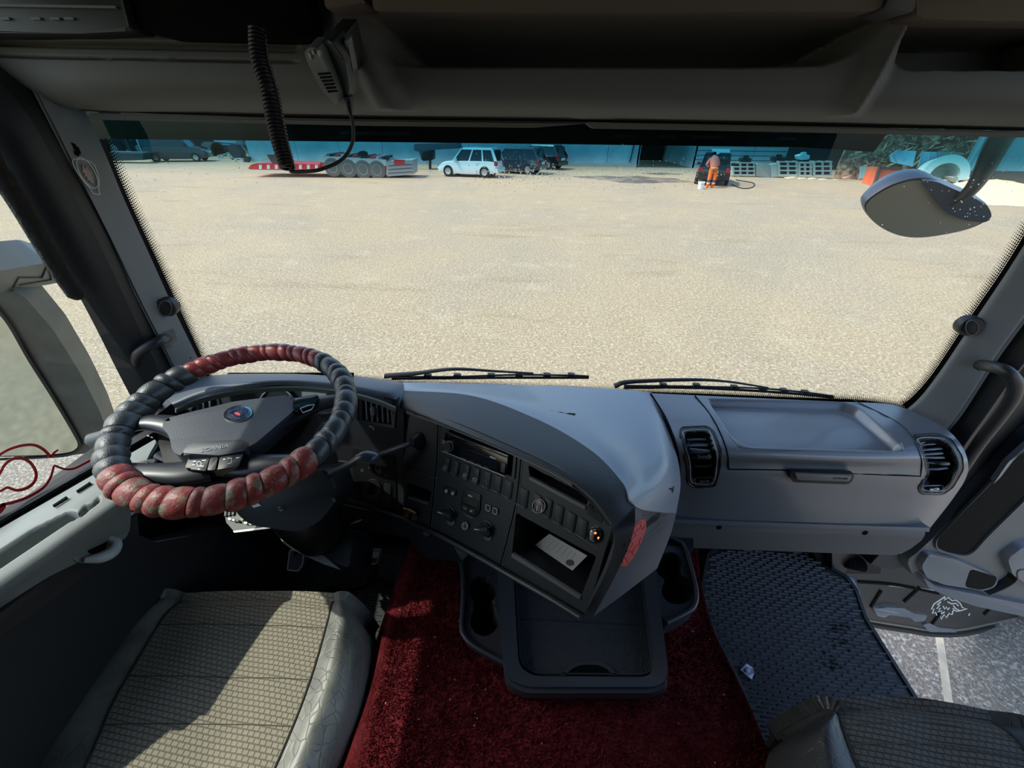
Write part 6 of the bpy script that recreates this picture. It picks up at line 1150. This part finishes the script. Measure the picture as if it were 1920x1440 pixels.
# ================================================================== LOW LOADER TRAILER
tr = T('low_loader_trailer', 'long red and silver low loader trailer with four wheels on its near side', 'trailer', gp(640, 330)); red = mat('trailer_red', S(206, 48, 52), .4); sil = mat('trailer_silver', S(184, 190, 188), .4, .3)
ty = gp(650, 330)[1]; TPn = Pl((0, ty, 0), (.08, -1, 0))
def ts(nm, pts, dep, m, par=tr, f=0, **k): return slab(nm, TPn, pts, -dep, f, m, par, **k)
ts('low_deck', rnd([(470, 309), (480, 306), (604, 308), (604, 320), (470, 318), (465, 316)], 2), 2.4, red); ts('upper_deck', [(600, 292), (724, 299), (724, 311), (600, 304)], 2.4, sil)
ts('side_rail', [(600, 304), (724, 311), (724, 318), (600, 316)], .2, red); ts('end_frame', [(724, 303), (774, 300), (774, 327), (726, 331)], 1.8, mat('end_silver', S(160, 158, 156), .5)); ts('end_red_plate', [(738, 299), (758, 300), (758, 310), (740, 309)], .2, red, f=.05)
for i in range(3): ts('end_bar', [(728, 310+i*7), (773, 307+i*7), (773, 309+i*7), (728, 312+i*7)], .1, pl_grey, f=.04)
for i, (x, y) in enumerate(((624, 314), (653, 316), (681, 318), (707, 319))):
    c = TPn.at(x, y, .0); w_ = lathe('trailer_wheel', c, TPn.n, [(.3, -.3), (.5, -.28), (.54, -.2), (.54, .0), (.50, .06), (.30, .08)], mat('sunlit_tyre', S(104, 102, 96), .9), tr, 22); lathe('wheel_rim', c, TPn.n, [(.31, .05), (.29, .085), (.16, .02), (.12, .06), (0, .07)], sil, w_, 14)  # tyre colour lightened so the wheels look sunlit
for i in range(8): x = 486+i*15; ts('marker_plate', [(x, 309), (x+5, 309.3), (x+5, 317), (x, 316.6)], .05, whitep, f=.03)
for i in range(11): x = 606+i*11; ts('deck_stake', rnd([(x, 288+i*.6), (x+5, 288+i*.6), (x+5, 293+i*.6), (x, 293+i*.6)], 1), 2.3, [sil, pl_dark, red][i % 3])
ts('spare_wheel', ell(678, 290, 8, 7, 0, 16), .5, tyre); ts('ramp_post', rnd([(722, 292), (727, 292), (729, 300), (722, 300)], 1), .3, pl_dark); ts('ramp', [(500, 290), (520, 290), (536, 306), (510, 306)], .4, mat('ramp_dark', S(110, 60, 60), .6)); ts('deck_lamp', [(486, 298), (508, 290), (511, 292), (490, 301)], .2, sil)
gn = T('trailer_gooseneck', 'dark raised trailer gooseneck resting on legs behind the low loader', 'trailer', gp(800, 318)); GN = Pl((0, gp(800, 318)[1], 0), (0, -1, 0))
slab('neck_beam', GN, [(776, 270), (860, 268), (862, 278), (806, 281), (800, 300), (790, 300), (786, 284), (776, 282)], -1.2, 0, mat('neck_dark', S(84, 84, 92), .5), gn, bev=.03)
for x in (778, 806): slab('support_leg', GN, [(x-2, 298), (x+2, 298), (x+2, 317), (x-2, 317)], -.2, 0, red if x < 790 else pl_dark, gn)
slab('neck_winch', GN, rnd([(792, 284), (812, 282), (812, 300), (792, 302)], 4), -.8, .1, pl_black, gn, bev=.03)
# ---- machines, pipes and scrap at the far left
def junk(nm, lab, cat, px, py, wpx, hpx, m, dep=1.0, shape='box', group=None):
    yy = gp(px, py)[1]; q = Pl((0, yy, 0), (0, -1, 0)); t = T(nm, lab, cat, gp(px, py), group)
    return t, q
t, q = junk('concrete_pipe', 'dark fallen pipe ring lying beside the van', 'pipe', 395, 292, 0, 0, tyre); c = q.at(404, 282); lathe('pipe_wall', c, (.9, -.4, 0), [(.75, -1.1), (.75, .5), (.60, .5), (.60, -1.1)], mat('pipe_dark', S(60, 54, 52), .8), t, 20)
t, q = junk('excavator_bucket', 'dark digging bucket leaning among the scrap', 'bucket', 455, 300, 0, 0, tyre); slab('bucket_shell', q, rnd([(425, 272), (440, 270), (450, 282), (452, 296), (440, 298), (430, 288)], 4), -.8, 0, mat('dig_dark', S(78, 74, 76), .6), t, bev=.05)
for i in range(4): slab('bucket_tooth', q, [(432+i*9, 296), (437+i*9, 296), (435+i*9, 301)], -.2, 0, steel, t)
t, q = junk('parked_lorry', 'pale lorry body with blue stripe behind the scrap at the left', 'lorry', 430, 284, 0, 0, tyre); q = Pl((0, gp(430, 284)[1]-1.5, 0), (0, -1, 0)); lw = slab('lorry_body', q, [(400, 262), (442, 264), (442, 274), (402, 270)], -2, 0, mat('lorry_white', S(206, 220, 222), .5), t, bev=.03); slab('lorry_stripe', q, [(400, 266), (442, 269), (442, 271), (400, 268)], 0, .03, mat('stripe_blue', S(50, 74, 120), .5), t)
slab('lorry_chassis', q, [(398, 271), (444, 275), (444, 284), (398, 282)], -2, 0, pl_dark, t); [lathe('lorry_wheel', q.at(x, 282), (0, -1, 0), [(.2, -.2), (.5, -.2), (.5, .05), (.2, .08)], tyre, t, 16) for x in (408, 434)]
t, q = junk('tipper_frame', 'angled steel tipper frame left of the red trailer', 'frame', 490, 300, 0, 0, tyre); slab('tipper_panel', q, [(452, 268), (500, 268), (506, 286), (480, 284)], -.4, 0, mat('tip_grey', S(98, 96, 104), .5), t, bev=.02)
for a, b in (((455, 272), (478, 300)), ((500, 270), (508, 300)), ((462, 268), (486, 290))): ribbon('frame_bar', q, [a, b], 2.5, 0, .2, steel, t)
t, q = junk('scrap_stand', 'small pale steel frame lying on the gravel by the tipper frame', 'frame', 450, 304, 0, 0, tyre); ribbon('frame_loop', q, [(439, 298), (450, 297), (456, 304), (441, 305)], 2, -.3, 0, whitep, t, closed=True); slab('frame_wheel', q, ell(462, 299, 5, 6, 0, 14), -.3, 0, pl_dark, t)
t, q = junk('log_bench', 'low pale trestle on the ground near the scrap', 'trestle', 417, 297, 0, 0, tyre); [ribbon('trestle_leg', q, [a, b], 2, -.2, 0, whitep, t) for a, b in (((407, 292), (426, 288)), ((412, 290), (408, 298)), ((424, 287), (430, 296)), ((418, 289), (414, 297)))]
t, q = junk('dark_container', 'low dark container at the far left edge of the yard', 'container', 240, 306, 0, 0, tyre); slab('container_body', q, [(150, 286), (268, 288), (268, 300), (150, 304)], -1, 0, mat('cont_dark', S(60, 72, 74), .6), t, bev=.03); slab('container_rim', q, [(150, 283), (269, 286), (269, 289), (150, 287)], -1, .05, mat('cont_rim', S(84, 100, 102), .6), t)
# wheels of parked machines in front of the shed
for px, lab in ((215, 'dark round wheel of a parked machine at the far left edge of the yard'), (262, 'grey hubbed machine wheel nearest the parked van on its left')):
    q = Pl((0, 48.5, 0), (0, -1, 0)); t = T('machine_wheel', lab, 'roller', q.at(px, 285)); lathe('tyre', q.at(px, 278), (.2, -1, 0), [(.45, -.3), (.9, -.25), (.95, 0), (.9, .1), (.45, .12)], tyre, t, 22); lathe('hub', q.at(px, 278), (.2, -1, 0), [(.42, 0), (.35, .12), (.0, .15)], mat('hub_grey', S(120, 126, 126), .5), t, 14)
# ---- crates and pallets beside the hatchback
crm = mat('crate_grey', S(176, 184, 178), .7); YC = gp(1430, 332)[1]
def crate(px0, px1, py0, py1, yy, lab):
    q = Pl((0, yy, 0), (0, -1, 0)); t = T('crate', lab, 'crate', q.at((px0+px1)/2, py1), 'grey slatted crates beside the washed hatchback')
    n = max(2, int((px1-px0)/14)); slab('crate_inside', q, [(px0+1, py0+1), (px1-1, py0+1), (px1-1, py1-1), (px0+1, py1-1)], -.5, -.12, pl_dark, t)
    for i in range(n+1): x = px0+(px1-px0-3)*i/n; slab('crate_post', q, [(x, py0), (x+3, py0), (x+3, py1), (x, py1)], -.55, 0, crm, t)
    k = max(2, int((py1-py0)/8))
    for j in range(k+1): y = py0+(py1-py0-2.5)*j/k; slab('crate_slat', q, [(px0, y), (px1, y), (px1, y+2.5), (px0, y+2.5)], -.02, .05, crm, t)
crate(1374, 1416, 304, 329, YC, 'grey slatted crate directly right of the washed hatchback'); crate(1460, 1496, 302, 329, YC-.3, 'grey slatted crate stacked in the middle of the crate row'); crate(1498, 1522, 304, 330, YC-.4, 'narrow slatted crate between the middle crate and the end crate'); crate(1526, 1560, 302, 330, YC-.5, 'last slatted crate of the row, next to the tall brown heap')
q = Pl((0, YC-.2, 0), (0, -1, 0)); t = T('concrete_block', 'plain grey concrete block between the slatted crates', 'block', q.at(1436, 333)); slab('block_body', q, rnd([(1420, 306), (1443, 308), (1445, 333), (1420, 331)], 2), -.4, 0, mat('block_grey', S(160, 160, 150), .85), t, bev=.02); slab('block_edge', q, [(1444, 309), (1458, 306), (1458, 330), (1446, 333)], -.4, -.02, crm, t)
rr = random.Random(21)
for i in range(7):
    x0 = 1478+i*19; q = Pl((0, YC-.9-.1*i, 0), (0, -1, 0)); y0 = 334+i*1.0; t = T('stone_slab', 'flat pale stone slabs lying along the foot of the crate row', 'stone', q.at(x0, y0+6), 'flat pale stone slabs below the crates'); slab('slab_body', q, rnd([(x0, y0), (x0+17+rr.uniform(0, 4), y0-rr.uniform(0, 2)), (x0+18, y0+5), (x0+1, y0+6)], 1.5), -.6, 0, mat('slab_cream', S(214, 200, 168), .85), t, bev=.02)
for px, py, s, lab in ((1400, 300, 10, 'dark scrap engine part on top of the first crate'), (1462, 298, 12, 'dark motor block standing behind the middle crate'), (1508, 294, 11, 'pale bent sheet piled on top of the crates')):
    q = Pl((0, YC, 0), (0, -1, 0)); t = T('scrap_part', lab, 'scrap', q.at(px, py+6)); m_ = pl_dark if 'dark' in lab else mat('sheet_pale', S(170, 214, 216), .5); slab('part_body', q, rnd([(px-s, py-2), (px-2, py-5), (px+s, py-3), (px+s-2, py+5), (px-s+2, py+6)], 2), -.5, 0, m_, t, bev=.02); slab('part_bracket', q, [(px-4, py-8), (px+3, py-9), (px+5, py-2), (px-3, py-1)], -.2, .05, m_, t)
# ---- right: orange skip, rings, blue sheets
YS = gp(1660, 352)[1]; q = Pl((0, YS, 0), (-.2, -1, 0)); t = T('orange_skip', 'orange red open skip with a dark steel frame behind the front mirror', 'skip', q.at(1660, 354))
slab('skip_side', q, [(1652, 316), (1687, 318), (1675, 353), (1640, 350)], -1.4, 0, mat('skip_orange', S(226, 104, 66), .6, var=(S(206, 84, 60), 2, .4, .7)), t, bev=.02)
for a, b in (((1650, 314), (1638, 350)), ((1634, 350), (1680, 357)), ((1650, 314), (1690, 317))): ribbon('skip_frame', q, [a, b], 4, -.1, .08, mat('skip_dark', S(84, 66, 62), .7), t)
q = Pl((0, YS+.6, 0), (0, -1, 0)); t = T('concrete_ring', 'pale open concrete ring lying on its side among the blue sheets', 'pipe', q.at(1766, 338)); lathe('ring_wall', q.at(1768, 332), (-.3, -1, .25), [(1.15, -.8), (1.15, .1), (.72, .1), (.72, -.8)], mat('ring_pale', S(188, 206, 200), .7), t, 30)
shm_ = mat('sheet_blue', S(160, 206, 222), .45, var=(S(110, 150, 170), 1.5, .45, .7))
for i, (pts, lab) in enumerate((([(1668, 292), (1682, 282), (1718, 283), (1712, 312), (1690, 308), (1672, 304)], 'pale blue sheet panel leaning on the heap, left of the gap'), ([(1730, 284), (1760, 285), (1752, 314), (1722, 312)], 'pale blue sheet panel leaning on the heap, right of the gap'), ([(1614, 312), (1642, 312), (1636, 338), (1612, 334)], 'pale green sheet standing left of the orange skip'), ([(1762, 284), (1806, 286), (1796, 316), (1758, 314)], 'grey green sheet wall behind the concrete ring'))):
    q = Pl((0, YS+2.2+.3*i, 0), (0, -1, .12)); t = T('sheet_panel', lab, 'panel', q.at(*pts[-1])); slab('sheet', q, pts, -.06, 0, shm_ if i < 2 else mat('sheet_grey%d' % i, S(150, 176, 172), .6), t); ribbon('sheet_fold', q, [((pts[0][0]+pts[1][0])/2, (pts[0][1]+pts[1][1])/2), ((pts[-1][0]+pts[-2][0])/2, (pts[-1][1]+pts[-2][1])/2)], 1.5, 0, .04, crm, t)
rr = random.Random(8)
for i in range(16):
    px, py = 1700+i*14+rr.uniform(-4, 4), 326+i*1.3+rr.uniform(-5, 5); q = Pl((0, YS+1.2-.15*i, 0), (0, -1, 0)); w_, h_ = rr.uniform(6, 14), rr.uniform(5, 11); m_ = [mat('rust', S(176, 120, 84), .8), crm, mat('stone_grey', S(168, 164, 150), .9), pl_dark][i % 4]
    t = T('rubble_block', ['rusty brown piece', 'pale grey green lump', 'grey stone block', 'dark blackish block'][i % 4]+' among the rubble between the orange skip and the metal shed', 'rubble', q.at(px, py+h_), 'rubble blocks right of the skip'); slab('block', q, rnd([(px, py+rr.uniform(0, 3)), (px+w_, py), (px+w_+rr.uniform(-3, 3), py+h_), (px-rr.uniform(0, 3), py+h_)], 1.5), -.6, 0, m_, t, bev=.02)
sd = T('sand_pile', 'low pale heap of sand at the right behind the front mirror', 'heap', gp(1880, 372)); c = gp(1885, 378); V = []; F = []; rs = np.random.RandomState(2)
for j in range(9):
    for i in range(30): t_ = 6.283*i/30; r_ = j/8; V.append((c[0]+4.0*r_*math.cos(t_)*(1+.08*rs.randn()), c[1]+1+2.4*r_*math.sin(t_), GZ+.85*(1-r_**1.4)+.01*rs.randn()))
for j in range(8): F += [(j*30+i, j*30+(i+1) % 30, (j+1)*30+(i+1) % 30, (j+1)*30+i) for i in range(30)]
mesh('sand_body', V, F, mat('sand', S(226, 206, 158), .95, bump=(9, .6, .03)), sd, 1.2)
